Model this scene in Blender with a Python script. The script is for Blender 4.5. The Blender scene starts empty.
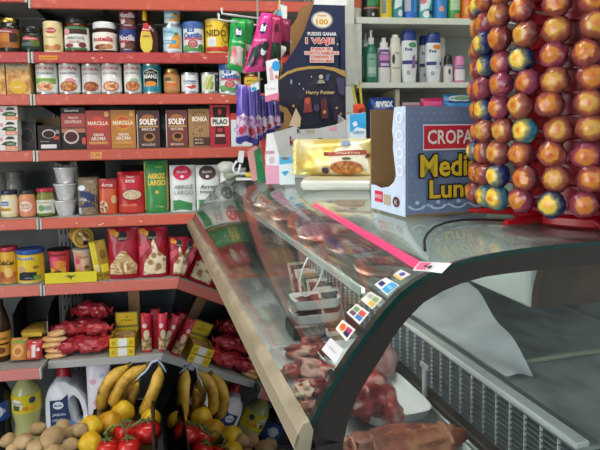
import bpy, math, random
import numpy as np
from mathutils import Vector, Matrix, noise as mnoise
random.seed(7)
scn = bpy.context.scene
COL = scn.collection
PI = math.pi

# ------------------------------------------------------------------ camera
F = 560.0; CX, CY = 300.0, 177.0
_yaw, _pit, _rol = math.radians(8), math.radians(4.5), .015
_f = np.array([math.sin(_yaw)*math.cos(_pit), math.cos(_yaw)*math.cos(_pit), -math.sin(_pit)])
_r0 = np.array([math.cos(_yaw), -math.sin(_yaw), 0.0]); _u0 = np.cross(_r0, _f)
_r = _r0*math.cos(_rol)-_u0*math.sin(_rol); _u = _u0*math.cos(_rol)+_r0*math.sin(_rol)
EYE = np.array([0, 0, 1.42])
def ray(x, y): return _f+_r*((x-CX)/F)+_u*((CY-y)/F)
def atY(x, y, Y):
    d = ray(x, y); return EYE+d*((Y-EYE[1])/d[1])
def atZ(x, y, z):
    d = ray(x, y); return EYE+d*((z-EYE[2])/d[2])
def proj(P):
    d = np.array(P)-EYE; w = d@_f; return CX+F*(d@_r)/w, CY-F*(d@_u)/w
cam = bpy.data.cameras.new('camera'); camo = bpy.data.objects.new('camera', cam); COL.objects.link(camo)
camo.matrix_world = Matrix(((_r[0], _u[0], -_f[0], EYE[0]), (_r[1], _u[1], -_f[1], EYE[1]), (_r[2], _u[2], -_f[2], EYE[2]), (0, 0, 0, 1)))
cam.sensor_width = 36; cam.lens = F/600*36; cam.shift_y = -48/600; cam.clip_start = .02
scn.camera = camo

# ------------------------------------------------------------------ materials
def lin(h):
    h = h.lstrip('#'); o = []
    for i in (0, 2, 4):
        c = int(h[i:i+2], 16)/255; o.append(c/12.92 if c <= .04045 else ((c+.055)/1.055)**2.4)
    return o+[1]
_mc = {}
KIND = dict(p=(.6, 0, .4), g=(.28, 0, .5), s=(.12, 0, .5), m=(.28, 1, .5), d=(.9, 0, .2))
def M(hexc, kind='p'):
    k = (hexc, kind)
    if k in _mc: return _mc[k]
    m = bpy.data.materials.new('surface'); m.use_nodes = True; nt = m.node_tree; b = nt.nodes['Principled BSDF']
    ro, me, sp = KIND[kind]
    c = lin(hexc)
    n = nt.nodes.new('ShaderNodeTexNoise'); n.inputs['Scale'].default_value = 35; n.inputs['Detail'].default_value = 3
    tc = nt.nodes.new('ShaderNodeTexCoord'); nt.links.new(tc.outputs['Object'], n.inputs['Vector'])
    mx = nt.nodes.new('ShaderNodeMix'); mx.data_type = 'RGBA'
    mx.inputs[6].default_value = [x*.88 for x in c[:3]]+[1]; mx.inputs[7].default_value = [min(1, x*1.08) for x in c[:3]]+[1]
    nt.links.new(n.outputs['Fac'], mx.inputs[0]); nt.links.new(mx.outputs[2], b.inputs['Base Color'])
    b.inputs['Roughness'].default_value = ro; b.inputs['Metallic'].default_value = me
    b.inputs['Specular IOR Level'].default_value = sp
    _mc[k] = m; return m
def M2(c1, c2, scale=60, rough=.5, ramp=(.4, .6), bump=0, c3=None, kind='noise', metal=0, stretch=None):
    k = ('M2', c1, c2, scale, rough, ramp, bump, c3, kind, metal, stretch)
    if k in _mc: return _mc[k]
    m = bpy.data.materials.new('texture'); m.use_nodes = True; nt = m.node_tree; b = nt.nodes['Principled BSDF']
    tc = nt.nodes.new('ShaderNodeTexCoord'); src = tc.outputs['Object']
    if stretch:
        mp = nt.nodes.new('ShaderNodeMapping'); mp.inputs['Scale'].default_value = stretch
        nt.links.new(src, mp.inputs['Vector']); src = mp.outputs[0]
    if kind == 'voro':
        n = nt.nodes.new('ShaderNodeTexVoronoi'); n.inputs['Scale'].default_value = scale; out = n.outputs['Distance']
    else:
        n = nt.nodes.new('ShaderNodeTexNoise'); n.inputs['Scale'].default_value = scale; n.inputs['Detail'].default_value = 5; out = n.outputs['Fac']
    nt.links.new(src, n.inputs['Vector'])
    r = nt.nodes.new('ShaderNodeValToRGB'); e = r.color_ramp.elements
    e[0].position, e[1].position = ramp; e[0].color = lin(c1); e[1].color = lin(c2)
    if c3:
        x = e.new((ramp[0]+ramp[1])/2); x.color = lin(c3)
    nt.links.new(out, r.inputs[0]); nt.links.new(r.outputs[0], b.inputs['Base Color'])
    b.inputs['Roughness'].default_value = rough; b.inputs['Metallic'].default_value = metal
    if bump:
        bp = nt.nodes.new('ShaderNodeBump'); bp.inputs['Strength'].default_value = bump; bp.inputs['Distance'].default_value = .004
        nt.links.new(out, bp.inputs['Height']); nt.links.new(bp.outputs[0], b.inputs['Normal'])
    _mc[k] = m; return m
def glass_mat(name, tint='#f4faf6', ior=1.5, rough=0.0, dirt=0.0, dirtcol='#c8cccc', settle=None):
    """clear sheet: fresnel mix of see-through and mirror, with a film of smears"""
    m = bpy.data.materials.new(name); m.use_nodes = True; nt = m.node_tree; nt.nodes.clear(); N = nt.nodes.new; L = nt.links.new
    out = N('ShaderNodeOutputMaterial'); tr = N('ShaderNodeBsdfTransparent'); gl = N('ShaderNodeBsdfGlossy')
    tr.inputs[0].default_value = lin(tint); gl.inputs['Roughness'].default_value = rough
    mx = N('ShaderNodeMixShader'); f0 = ((ior-1)/(ior+1))**2
    ge = N('ShaderNodeNewGeometry'); dt = N('ShaderNodeVectorMath'); dt.operation = 'DOT_PRODUCT'; L(ge.outputs['Normal'], dt.inputs[0]); L(ge.outputs['Incoming'], dt.inputs[1])
    ab = N('ShaderNodeMath'); ab.operation = 'ABSOLUTE'; L(dt.outputs['Value'], ab.inputs[0])
    iv = N('ShaderNodeMath'); iv.operation = 'SUBTRACT'; iv.inputs[0].default_value = 1; iv.use_clamp = True; L(ab.outputs[0], iv.inputs[1])
    pw = N('ShaderNodeMath'); pw.operation = 'POWER'; pw.inputs[1].default_value = 5; L(iv.outputs[0], pw.inputs[0])
    ad = N('ShaderNodeMath'); ad.operation = 'MULTIPLY_ADD'; ad.use_clamp = True; ad.inputs[1].default_value = 1-f0; ad.inputs[2].default_value = f0   # Schlick reflectance, same from both sides
    L(pw.outputs[0], ad.inputs[0]); L(ad.outputs[0], mx.inputs[0]); L(tr.outputs[0], mx.inputs[1]); L(gl.outputs[0], mx.inputs[2])
    if dirt:
        df = N('ShaderNodeBsdfDiffuse'); df.inputs[0].default_value = lin(dirtcol)
        n = N('ShaderNodeTexNoise'); n.inputs['Scale'].default_value = 9; n.inputs['Detail'].default_value = 6; n.inputs['Distortion'].default_value = 1.5
        tc = N('ShaderNodeTexCoord'); L(tc.outputs['Object'], n.inputs['Vector'])
        mr = N('ShaderNodeMapRange'); mr.inputs[1].default_value = .4; mr.inputs[2].default_value = .75; mr.inputs[3].default_value = dirt*.3; mr.inputs[4].default_value = dirt
        L(n.outputs['Fac'], mr.inputs[0]); m2 = N('ShaderNodeMixShader'); dsrc = mr.outputs[0]
        if settle:   # dust lies on the flat top, the steep part stays clean
            sz = N('ShaderNodeSeparateXYZ'); L(tc.outputs['Object'], sz.inputs[0]); m3 = N('ShaderNodeMapRange'); m3.inputs[1].default_value, m3.inputs[2].default_value = settle; m3.inputs[3].default_value = .2; m3.inputs[4].default_value = 1
            L(sz.outputs['Z'], m3.inputs[0]); mu = N('ShaderNodeMath'); mu.operation = 'MULTIPLY'; L(mr.outputs[0], mu.inputs[0]); L(m3.outputs[0], mu.inputs[1]); dsrc = mu.outputs[0]
        L(dsrc, m2.inputs[0]); L(mx.outputs[0], m2.inputs[1]); L(df.outputs[0], m2.inputs[2])
        L(m2.outputs[0], out.inputs[0])
    else: L(mx.outputs[0], out.inputs[0])
    return m

# ------------------------------------------------------------------ mesh builder
class G:
    def __init__(s): s.v = []; s.f = []; s.m = []; s.mats = []
    def slot(s, m):
        if isinstance(m, str): m = M(m)
        if m not in s.mats: s.mats.append(m)
        return s.mats.index(m)
    def add(s, vs, fs, m):
        o = len(s.v); k = s.slot(m); s.v += [tuple(map(float, p)) for p in vs]
        for f in fs: s.f.append([o+i for i in f]); s.m.append(k)
        return s
    def box(s, c, d, m, R=None, bev=0):
        hx, hy, hz = d[0]/2, d[1]/2, d[2]/2
        if bev:
            b = min(bev, hx*.9, hy*.9, hz*.9); P = []
            # chamfered box
            for sx in (-1, 1):
                for sy in (-1, 1):
                    for sz in (-1, 1):
                        P += [(sx*hx, sy*(hy-b), sz*(hz-b)), (sx*(hx-b), sy*hy, sz*(hz-b)), (sx*(hx-b), sy*(hy-b), sz*hz)]
            I = lambda sx, sy, sz, a: ((sx > 0)*4+(sy > 0)*2+(sz > 0))*3+a
            fs = []
            for t in (-1, 1):
                fs.append([I(t, -1, -1, 0), I(t, 1, -1, 0), I(t, 1, 1, 0), I(t, -1, 1, 0)])
                fs.append([I(-1, t, -1, 1), I(1, t, -1, 1), I(1, t, 1, 1), I(-1, t, 1, 1)])
                fs.append([I(-1, -1, t, 2), I(1, -1, t, 2), I(1, 1, t, 2), I(-1, 1, t, 2)])
            for p in (-1, 1):
                for q in (-1, 1):
                    fs.append([I(p, q, -1, 0), I(p, q, 1, 0), I(p, q, 1, 1), I(p, q, -1, 1)])
                    fs.append([I(p, -1, q, 0), I(p, 1, q, 0), I(p, 1, q, 2), I(p, -1, q, 2)])
                    fs.append([I(-1, p, q, 1), I(1, p, q, 1), I(1, p, q, 2), I(-1, p, q, 2)])
                    for w in (-1, 1): fs.append([I(p, q, w, 0), I(p, q, w, 1), I(p, q, w, 2)])
        else:
            P = [(x*hx, y*hy, z*hz) for x in (-1, 1) for y in (-1, 1) for z in (-1, 1)]
            fs = [(0, 1, 3, 2), (4, 6, 7, 5), (0, 4, 5, 1), (2, 3, 7, 6), (0, 2, 6, 4), (1, 5, 7, 3)]
        out = []
        for p in P:
            q = Vector(p)
            if R is not None: q = R @ q
            out.append((q.x+c[0], q.y+c[1], q.z+c[2]))
        return s.add(out, fs, m)
    def lathe(s, prof, m, n=24, c=(0, 0, 0), T=None, sx=1, sy=1, cap=True):
        vs = []; fs = []; k = len(prof)
        for (r, z) in prof:
            for i in range(n):
                a = 2*PI*i/n; p = Vector((r*math.cos(a)*sx, r*math.sin(a)*sy, z))
                if T is not None: p = T @ p
                vs.append((p.x+c[0], p.y+c[1], p.z+c[2]))
        for j in range(k-1):
            for i in range(n): fs.append((j*n+i, j*n+(i+1) % n, (j+1)*n+(i+1) % n, (j+1)*n+i))
        if cap: fs.append(list(range(n))[::-1]); fs.append([(k-1)*n+i for i in range(n)])
        return s.add(vs, fs, m)
    def tube(s, path, r, m, n=8, flat=1.0):
        P = [Vector(p) for p in path]; k = len(P); rr = r if hasattr(r, '__len__') else [r]*k
        vs = []; fs = []; up = None
        for j in range(k):
            t = (P[min(j+1, k-1)]-P[max(j-1, 0)]).normalized()
            if up is None:
                up = Vector((0, 0, 1)) if abs(t.z) < .9 else Vector((0, 1, 0))
            a = t.cross(up); a = a.normalized() if a.length > 1e-6 else Vector((1, 0, 0)); b = a.cross(t).normalized(); up = b
            for i in range(n):
                q = 2*PI*i/n; vs.append(P[j]+a*(math.cos(q)*rr[j])+b*(math.sin(q)*rr[j]*flat))
        for j in range(k-1):
            for i in range(n): fs.append((j*n+i, j*n+(i+1) % n, (j+1)*n+(i+1) % n, (j+1)*n+i))
        fs.append(list(range(n))[::-1]); fs.append([(k-1)*n+i for i in range(n)])
        return s.add(vs, fs, m)
    def prism(s, poly, a, b, m):
        """poly of 3D points swept from offset a to offset b"""
        n = len(poly); a = Vector(a); b = Vector(b); vs = [Vector(p)+a for p in poly]+[Vector(p)+b for p in poly]
        fs = [list(range(n))[::-1], [n+i for i in range(n)]]+[(i, (i+1) % n, n+(i+1) % n, n+i) for i in range(n)]
        return s.add(vs, fs, m)
    def grid(s, fn, nu, nv, m, wrap=False):
        vs = [fn(i/nu, j/nv) for j in range(nv+1) for i in range(nu+(0 if wrap else 1))]; w = nu+(0 if wrap else 1)
        fs = [(j*w+i, j*w+(i+1) % w, (j+1)*w+(i+1) % w, (j+1)*w+i) for j in range(nv) for i in range(nu)]
        return s.add(vs, fs, m)
    def blob(s, c, rad, m, nz=0.0, fr=3.0, seed=0, n=14, k=9, R=None, fn=None):
        vs = [(0, 0, -1)]; fs = []
        for j in range(1, k):
            t = -PI/2+PI*j/k
            for i in range(n):
                a = 2*PI*i/n; vs.append((math.cos(t)*math.cos(a), math.cos(t)*math.sin(a), math.sin(t)))
        vs.append((0, 0, 1))
        for i in range(n): fs.append((0, 1+(i+1) % n, 1+i))
        for j in range(k-2):
            for i in range(n): fs.append((1+j*n+i, 1+j*n+(i+1) % n, 1+(j+1)*n+(i+1) % n, 1+(j+1)*n+i))
        L = len(vs)-1
        for i in range(n): fs.append((L, 1+(k-2)*n+i, 1+(k-2)*n+(i+1) % n))
        out = []
        for p in vs:
            q = Vector(p)
            if nz: q = q*(1+nz*mnoise.noise(q*fr*.5+Vector((seed*7.3, seed*3.1, seed))))
            if fn: q = fn(q)
            q = Vector((q.x*rad[0], q.y*rad[1], q.z*rad[2]))
            if R is not None: q = R @ q
            out.append((q.x+c[0], q.y+c[1], q.z+c[2]))
        return s.add(out, fs, m)
    def build(s, name, parent=None, label=None, smooth=36):
        me = bpy.data.meshes.new(name); me.from_pydata(s.v, [], s.f); me.validate()
        for m in s.mats: me.materials.append(m)
        if len(me.polygons) == len(s.m): me.polygons.foreach_set('material_index', s.m)
        me.shade_smooth(); me.set_sharp_from_angle(angle=math.radians(smooth)); me.update()
        o = bpy.data.objects.new(name, me); COL.objects.link(o)
        if parent is not None: o.parent = parent
        if label: o['label'] = label
        return o

def thing(name, label, cat, loc=(0, 0, 0), rz=0, group=None, rot=None):
    o = bpy.data.objects.new(name, None); COL.objects.link(o); o.empty_display_size = .03
    o.location = loc; o.rotation_euler = rot if rot else (0, 0, rz)
    o['label'] = label; o['category'] = cat
    if group: o['group'] = group
    return o
def tag(o, label, cat, group=None, kind=None):
    o['label'] = label; o['category'] = cat
    if group: o['group'] = group
    if kind: o['kind'] = kind
    return o
def struct(o, label=None):
    o['kind'] = 'structure'
    if label: o['label'] = label
    return o

# ------------------------------------------------------------------ printing on surfaces
_tc = {}
def text_geo(t, bold):
    if (t, bold) in _tc: return _tc[(t, bold)]
    cu = bpy.data.curves.new('txt', 'FONT'); cu.body = t; cu.size = 1; cu.resolution_u = 2; cu.offset = bold; cu.fill_mode = 'FRONT'
    ob = bpy.data.objects.new('txt', cu); COL.objects.link(ob); bpy.context.view_layer.update()
    me = bpy.data.meshes.new_from_object(ob.evaluated_get(bpy.context.evaluated_depsgraph_get()))
    v = [tuple(p.co) for p in me.vertices]; f = [list(p.vertices) for p in me.polygons]
    bpy.data.objects.remove(ob); bpy.data.curves.remove(cu); bpy.data.meshes.remove(me)
    xs = [p[0] for p in v]; ys = [p[1] for p in v]
    if not xs: xs = ys = [0, 1]
    r = (v, f, min(xs), max(xs), min(ys), max(ys)); _tc[(t, bold)] = r; return r
def decor(g, S, w, h, items, off0=.0004, step=.0003):
    """items in fractions: x -.5...5 of w, y 0..1 of h; S(x,y,off) gives the point"""
    off = off0
    for it in items:
        k = it[0]
        if k == 'r':
            _, x0, x1, y0, y1, c = it
            g.grid(lambda a, b: S((x0+(x1-x0)*a)*w, (y0+(y1-y0)*b)*h, off), 10, 4, c)
        elif k == 'e':
            _, cx, cy, rx, ry, c = it; n = 20
            vs = [S(cx*w, cy*h, off)]; fs = []
            for q in (.5, 1):
                for i in range(n):
                    a = 2*PI*i/n; vs.append(S((cx+rx*q*math.cos(a))*w, (cy+ry*q*math.sin(a))*h, off))
            for i in range(n):
                j = (i+1) % n; fs.append((0, 1+i, 1+j)); fs.append((1+i, 1+n+i, 1+n+j, 1+j))
            g.add(vs, fs, c)
        elif k == 'o':      # ring
            _, cx, cy, rx, ry, th, c = it; n = 24; vs = []; fs = []
            for i in range(n):
                a = 2*PI*i/n
                for q in (1-th, 1): vs.append(S((cx+rx*q*math.cos(a))*w, (cy+ry*q*math.sin(a))*h, off))
            for i in range(n):
                j = (i+1) % n; fs.append((2*i, 2*i+1, 2*j+1, 2*j))
            g.add(vs, fs, c)
        elif k == 'y':      # polygon (convex)
            _, pts, c = it; mx = sum(p[0] for p in pts)/len(pts); my = sum(p[1] for p in pts)/len(pts)
            q = []
            for i in range(len(pts)):
                a, b = pts[i], pts[(i+1) % len(pts)]
                for t in range(4): q.append((a[0]+(b[0]-a[0])*t/4, a[1]+(b[1]-a[1])*t/4))
            n = len(q); vs = [S(mx*w, my*h, off)]; fs = [(0, 1+i, 1+(i+1) % n) for i in range(n)]
            for k_ in (1, 2, 3): vs += [S((mx+(p[0]-mx)*k_/3)*w, (my+(p[1]-my)*k_/3)*h, off) for p in q]
            for k_ in (0, 1):
                for i in range(n): j = (i+1) % n; fs.append((1+k_*n+i, 1+(k_+1)*n+i, 1+(k_+1)*n+j, 1+k_*n+j))
            g.add(vs, fs, c)
        elif k == 'b':      # strip between two lines
            _, A_, B_, c = it; n = len(A_)
            g.add([S(p[0]*w, p[1]*h, off) for p in A_]+[S(p[0]*w, p[1]*h, off) for p in B_], [(i, i+1, n+i+1, n+i) for i in range(n-1)], c)
        elif k == 't':
            _, t, cx, cy, tw, th, c = it[:7]; bold = it[7] if len(it) > 7 else .012; sl = it[8] if len(it) > 8 else 0
            v, f, a0, a1, b0, b1 = text_geo(t, bold); vs = []
            for p in v:
                qx = ((p[0]-a0)/max(a1-a0, 1e-6)-.5)*tw; qy = ((p[1]-b0)/max(b1-b0, 1e-6)-.5)*th
                vs.append(S((cx+qx+sl*qy*h/w)*w, (cy+qy)*h, off+.0002))
            g.add(vs, f, c)
        off += step

# ------------------------------------------------------------------ product builders (local: base centre at origin, front to -Y)
def cylS(R, z0=0, tw=0):
    return lambda x, y, o: (math.sin(x/R*1.15+tw)*(R+o), -math.cos(x/R*1.15+tw)*(R+o), z0+y)
def can(T, w, h, col, items, rim='#b9bcc0', lid=None, rimk='m'):
    R = w/2; g = G(); rm = M(rim, rimk)
    g.lathe([(R*.93, 0), (R, .002), (R, .006), (R*.975, .009), (R*.975, h-.009), (R, h-.006), (R, h-.002), (R*.95, h), (R*.93, h-.004)], rm, 28); g.build('body', T)
    g = G(); Rl = R*.982; g.lathe([(Rl, .0085), (Rl, h-.0085)], M(col, 'g'), 32, cap=False)
    decor(g, cylS(Rl, .0085), 2*Rl, h-.017, items); g.build('label', T)
    if lid:
        g = G(); g.lathe([(R*1.02, h-.012), (R*1.04, h-.010), (R*1.04, h+.001), (R*1.0, h+.003), (R*.9, h+.002)], M(lid, 'g'), 28); g.build('lid', T)
def jar(T, w, h, glass, lidc, items, lidh=.16, lab=(.15, .68), labc='#eeeeee', neck=.84, lidk='g', lidr=.92, square=0):
    R = w/2; hl = h*lidh; zb = h-hl; g = G()
    g.lathe([(R*.8, 0), (R*.97, .004), (R, .010), (R, zb*.80), (R*.97, zb*.88), (R*neck, zb*.96), (R*neck, zb+.002)], glass if not isinstance(glass, str) else M(glass, 's'), 28); g.build('jar_body', T)
    g = G(); L = R*lidr; g.lathe([(L*.98, zb), (L, zb+.002), (L, h-.004), (L*.95, h), (L*.5, h+.0003)], M(lidc, lidk), 28); g.build('lid', T)
    if labc:
        g = G(); Rl = R+.0006; z0, z1 = lab[0]*h, lab[1]*h
        g.lathe([(Rl, z0), (Rl, z1)], M(labc, 'p'), 32, cap=False); decor(g, cylS(Rl, z0), 2*R, z1-z0, items); g.build('label', T)
def carton(T, w, h, d, front, items, side=None, top=None, bev=.0015, name='box', sideitems=None, k='p'):
    g = G(); g.box((0, d/2, h/2), (w, d, h), M(side or front, k), bev=bev)
    S = lambda x, y, o: (x, -o, y)
    decor(g, S, w, h, [('r', -.5, .5, 0, 1, M(front, k))]+items)
    if top: g.box((0, d/2, h+.0005), (w*.99, d*.99, .001), M(top, k))
    return g.build(name, T)
def bag(T, w, h, t, col, items, seal=.06, bottom=.9, wr=.002, seed=1, k='g', sealcol=None, name='bag', topw=1.0, nv=18):
    """filled pillow pouch with a crimped top seal"""
    def th(x, y):
        fx = max(0, 1-abs(2*x/w)**3)**.55
        fy = (bottom+(1-bottom)*min(1, y/h/.18)) if y < h*.5 else 1.0
        q = (y/h-.45)/.55
        if q > 0: fy *= max(0, 1-q**2.2)**.8
        if y/h < .02: fy *= .9
        return t/2*fx*fy
    def wd(y): return 1-(1-topw)*y/h
    def S(x, y, o):
        n = mnoise.noise(Vector((x*38+seed*5, y*30, seed)))*wr*min(1, th(x, y)/(t*.12)+.15)
        return (x*wd(y), -th(x, y)+n-o, y)
    g = G(); m = M(col, k)
    ny = nv; hb = h*(1-seal)
    g.grid(lambda a, b: S((a-.5)*w, b*hb, 0), 16, ny, m)
    g.grid(lambda a, b: ((a-.5)*w*wd(b*hb), th((a-.5)*w, b*hb), b*hb), 10, ny//2, m)
    # bottom
    g.grid(lambda a, b: ((a-.5)*w, (-1+2*b)*th((a-.5)*w, 0), 0.0), 16, 2, m)
    # crimped seal
    sm = M(sealcol, k) if sealcol else m; y0 = th(0, hb)
    g.grid(lambda a, b: ((a-.5)*w*wd(h), -th((a-.5)*w, hb)*(1-b)+.0012*math.sin(a*60)*b+(.004*math.sin(a*7+seed))*b, hb+b*h*seal), 30, 3, sm)
    decor(g, S, w, h, items, off0=.0008, step=.0004)
    return g.build(name, T)
def bottle_prof(R, h, shoulder=.7, neck=.35, waist=0):
    zs = h*shoulder
    return [(R*.85, 0), (R, .006), (R*(1-waist), h*.35), (R, zs), (R*.92, zs+h*.06), (R*.6, zs+(h-zs)*.55), (R*neck, h*.93), (R*neck, h)]

# ------------------------------------------------------------------ shelf rows
YS = 2.0
ROW = dict(A=1.880, B=1.7015, C=1.562, D=1.374, E=1.143, F=.913, G=.641, H=.27)
def place(row, x0, x1, ytop, dy=.02, rnd=True, z=None):
    zb = ROW[row]+.0012 if z is None else z
    Y = YS+dy
    yb = proj((atY((x0+x1)/2, 200, Y)[0], Y, zb))[1]
    ym = (yb+ytop)/2
    w = atY(x1, ym, Y)[0]-atY(x0, ym, Y)[0]
    if rnd: Y2 = Y+w/2
    else: Y2 = Y
    a = atY(x0, ym, Y2)[0]; b = atY(x1, ym, Y2)[0]; w = b-a
    xb = (a+b)/2
    h = atY((x0+x1)/2, ytop, Y2)[2]-zb
    return (xb, Y2, zb), w, h
# ------------------------------------------------------------------ room
def slab(name, c, d, m):
    g = G(); g.box(c, d, m); return struct(g.build(name))
tile = M2('#8d8578', '#a09888', 6, .35)
slab('floor', (0, .4, -.02), (4.4, 5.6, .04), tile)
slab('wall_back', (0, 3.02, 1.4), (4.4, .08, 2.8), M('#c9cbc6', 'd'))
g = G(); wl = M('#c4c2ba', 'd')
g.box((-2.2, 1.72, 1.4), (.08, 2.56, 2.8), wl); g.box((-2.2, -2.08, 1.4), (.08, .24, 2.8), wl); g.box((-2.2, -.76, 2.73), (.08, 2.4, .14), wl); struct(g.build('wall_left'))
g = G()
for y in (-1.94, .42): g.box((-2.2, y, 1.33), (.1, .04, 2.66), M('#8f9294', 'g'))
g.box((-2.2, -.76, 2.64), (.1, 2.32, .04), M('#8f9294', 'g')); struct(g.build('door_1'))
slab('wall_right', (2.2, .4, 1.4), (.08, 5.2, 2.8), M('#c9c9c4', 'd'))
slab('ceiling', (0, .4, 2.83), (4.4, 5.6, .06), M('#e6e6e2', 'd'))

# ------------------------------------------------------------------ red grocery shelving: two bays
RED = {'A': '#c2533f', 'B': '#b13a38', 'C': '#bd5440', 'D': '#bc5442', 'E': '#c95c48', 'F': '#cf6f60', 'G': '#cf7f78', 'H': '#b85848'}  # same red paint; the pinker F has light on that rail mixed in
board_m = M('#a6a49e', 'p'); dark_back = M2('#4a4e4e', '#5d6060', 8, .5)
def bay(name, label, x0, x1, left):
    T = thing(name, label, 'shelving', ((x0+x1)/2, YS, 0), group='red grocery shelving bays')
    hw = (x1-x0)/2
    g = G(); g.box((0, .39, 1.13), (2*hw, .02, 2.2), dark_back)
    for k in range(5):
        zz = .28+k*.42; g.box((0, .3795, zz), (2*hw, .002, .004), M('#363a3a'))
    g.build('back_panel', T)
    for s in (-1, 1):
        g = G(); g.box((s*(hw-.02), .366, 1.13), (.04, .026, 2.2), M('#8d8f8d', 'g'))
        for k in range(40):
            g.box((s*(hw-.02)-.008, .3525, .1+k*.052), (.005, .002, .022), M('#222424')); g.box((s*(hw-.02)+.008, .3525, .1+k*.052), (.005, .002, .022), M('#222424'))
        g.build('upright', T)
    for r, z in ROW.items():
        yo = -.05 if r == 'G' and left else 0
        zz = z
        if r == 'A' and left: zz = z+.018
        g = G(); g.box((0, .18+yo/2, zz-.007), (2*hw-.004, .355-yo, .014), board_m, bev=.001)
        for k in (-1, 0, 1): g.box((k*hw*.6, .2, zz-.02), (.03, .3, .014), M('#77766f'))
        s = g.build('shelf', T)
        g = G()
        if r == 'G' and not left: g.box((0, yo-.003, zz-.013), (2*hw-.002, .008, .026), M('#b3b4b0', 'g'), bev=.002)
        else:
            hh = .037
            g.box((0, yo-.006, zz-hh/2), (2*hw-.012, .012, hh), M2(RED[r], RED[r], 1) if 0 else M2('#'+RED[r][1:], '#d88a70', 42, .38, (.60, .82)), bev=.003)
            for e in (-1, 1): g.box((e*(hw-.0035), yo-.006, zz-hh/2), (.007, .014, hh), M('#c3c1b8', 'g'), bev=.001)
            if r in 'BCE':   # scuffs where old stickers were
                for q in range(5): g.box((random.uniform(-hw*.8, hw*.8), yo-.0122, zz-hh/2+random.uniform(-.01, .01)), (random.uniform(.004, .012), .0006, .003), M('#e5cfc0'))
        g.build('rail', s)
        for e in (-1, 1):   # arm brackets under the board
            g = G(); g.prism([(e*(hw-.006), .36, zz-.016), (e*(hw-.006), .0, zz-.016), (e*(hw-.006), .0, zz-.018), (e*(hw-.006), .36, zz-.07)], (-.0012, 0, 0), (.0012, 0, 0), M('#33363a', 'g')); g.build('bracket', s)
        if r == 'B' and not left:
            p = atY(49.5, 59, YS); g = G(); g.box((p[0]-(x0+x1)/2, -.0125, zz-.019), (.059, .001, .014), M('#e0962c')); 
            decor(g, lambda x, y, o: (p[0]-(x0+x1)/2+x, -.013-o, zz-.026+y), .059, .014, [('r', -.42, .42, .35, .6, '#b8702a')]); g.build('price_tag', s)
        if r == 'D' and not left:
            p = atY(97, 155, YS); g = G(); g.box((p[0]-(x0+x1)/2, -.0125, zz-.02), (.036, .001, .022), M('#d99a55'))
            decor(g, lambda x, y, o: (p[0]-(x0+x1)/2+x, -.013-o, zz-.031+y), .036, .022, [('t', '1,75', 0, .5, .7, .45, '#8a4a22')]); g.build('price_tag', s)
    return T
bay('shelf_bay', 'red railed shelving bay at left edge holding jars, cartons and soda', -1.62, -.619, True)
bay('shelf_bay', 'wide red railed shelving bay full of cans, coffee, rice and pasta', -.615, .40, False)

# ------------------------------------------------------------------ row B : jars and tins
def P(name, label, cat, row, x0, x1, yt, dy=.02, rnd=True, group=None, rz=0, z=None):
    loc, w, h = place(row, x0, x1, yt, dy, rnd, z)
    return thing(name, label, cat, loc, rz, group), w, h
gJ = 'jars on the grocery shelves'; gC = 'cans on the grocery shelves'; gK = 'coffee packs in a row'; gR = 'bags of rice and pulses'; gN = 'bags of dry pasta'
W = '#f2f0ea'
T, w, h = P('pickle_jar', 'tall dark jar with gold lid and orange label, top left shelf', 'jar', 'B', 0, 20.5, 19.5, group=gJ)
jar(T, w, h, '#2c2a22', '#c7a75a', [('r', -.5, .5, .0, .3, '#a8672f'), ('e', .2, .55, .28, .28, '#3a2a20'), ('r', -.5, .1, .3, .8, '#c9803c'), ('r', -.5, .3, .78, 1, '#a3303a'), ('t', 'Olivas', -.1, .88, .6, .12, W)], labc='#8c6038', lidh=.12, lidk='m')
T, w, h = P('pickle_jar', 'short black-lidded jar with dark green label and red script', 'jar', 'B', 22, 43, 27.5, group=gJ)
jar(T, w, h, '#1e241f', '#17181a', [('e', .2, .4, .25, .25, '#5c6e34'), ('r', -.45, .1, .2, .45, '#5a6a6c'), ('y', [(-.3, .6), (.4, .62), (.35, .78), (-.1, .9), (-.3, .8)], '#c23a3c'), ('t', 'Cidacos', 0, .72, .55, .12, W)], labc='#20332c', lidh=.18)
T, w, h = P('powder_tin', 'cream yellow cardboard tin with red oval badge', 'tin', 'B', 43.5, 63, 22.5)
can(T, w, h, '#ead9a0', [('e', 0, .74, .25, .11, '#c4474a'), ('t', 'Royal', 0, .74, .36, .09, W), ('t', 'VAINILLA', 0, .49, .52, .05, '#8a6a3a'), ('e', -.22, .12, .16, .09, '#c9854c'), ('e', .05, .08, .18, .09, '#d69a64'), ('e', .28, .14, .16, .1, '#c27a48')], rim='#e8dcb0', rimk='g')
T, w, h = P('pickle_jar', 'brown jar with black lid, white label and green bands', 'jar', 'B', 65, 89, 18.5, group=gJ)
jar(T, w, h, '#6b3326', '#26282a', [('r', -.5, .5, 0, .08, '#3f8a55'), ('r', -.5, .5, .9, 1, '#3f8a55'), ('r', -.5, .5, .68, .9, '#4a2a28'), ('e', -.3, .78, .14, .16, '#e6a0b0'), ('t', 'HARICOTS', .02, .5, .62, .12, '#2f4a3f'), ('t', 'ROUGES', .02, .33, .4, .1, '#b04a4a'), ('e', .28, .2, .14, .12, '#7e2d33'), ('e', -.2, .17, .16, .09, '#8c3a3a')], lab=(.1, .72), labc='#e9ebe4', lidh=.17)
T, w, h = P('spread_jar', 'chocolate spread jar with wide white screw lid', 'jar', 'B', 93, 117, 23.5, group=gJ)
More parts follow.
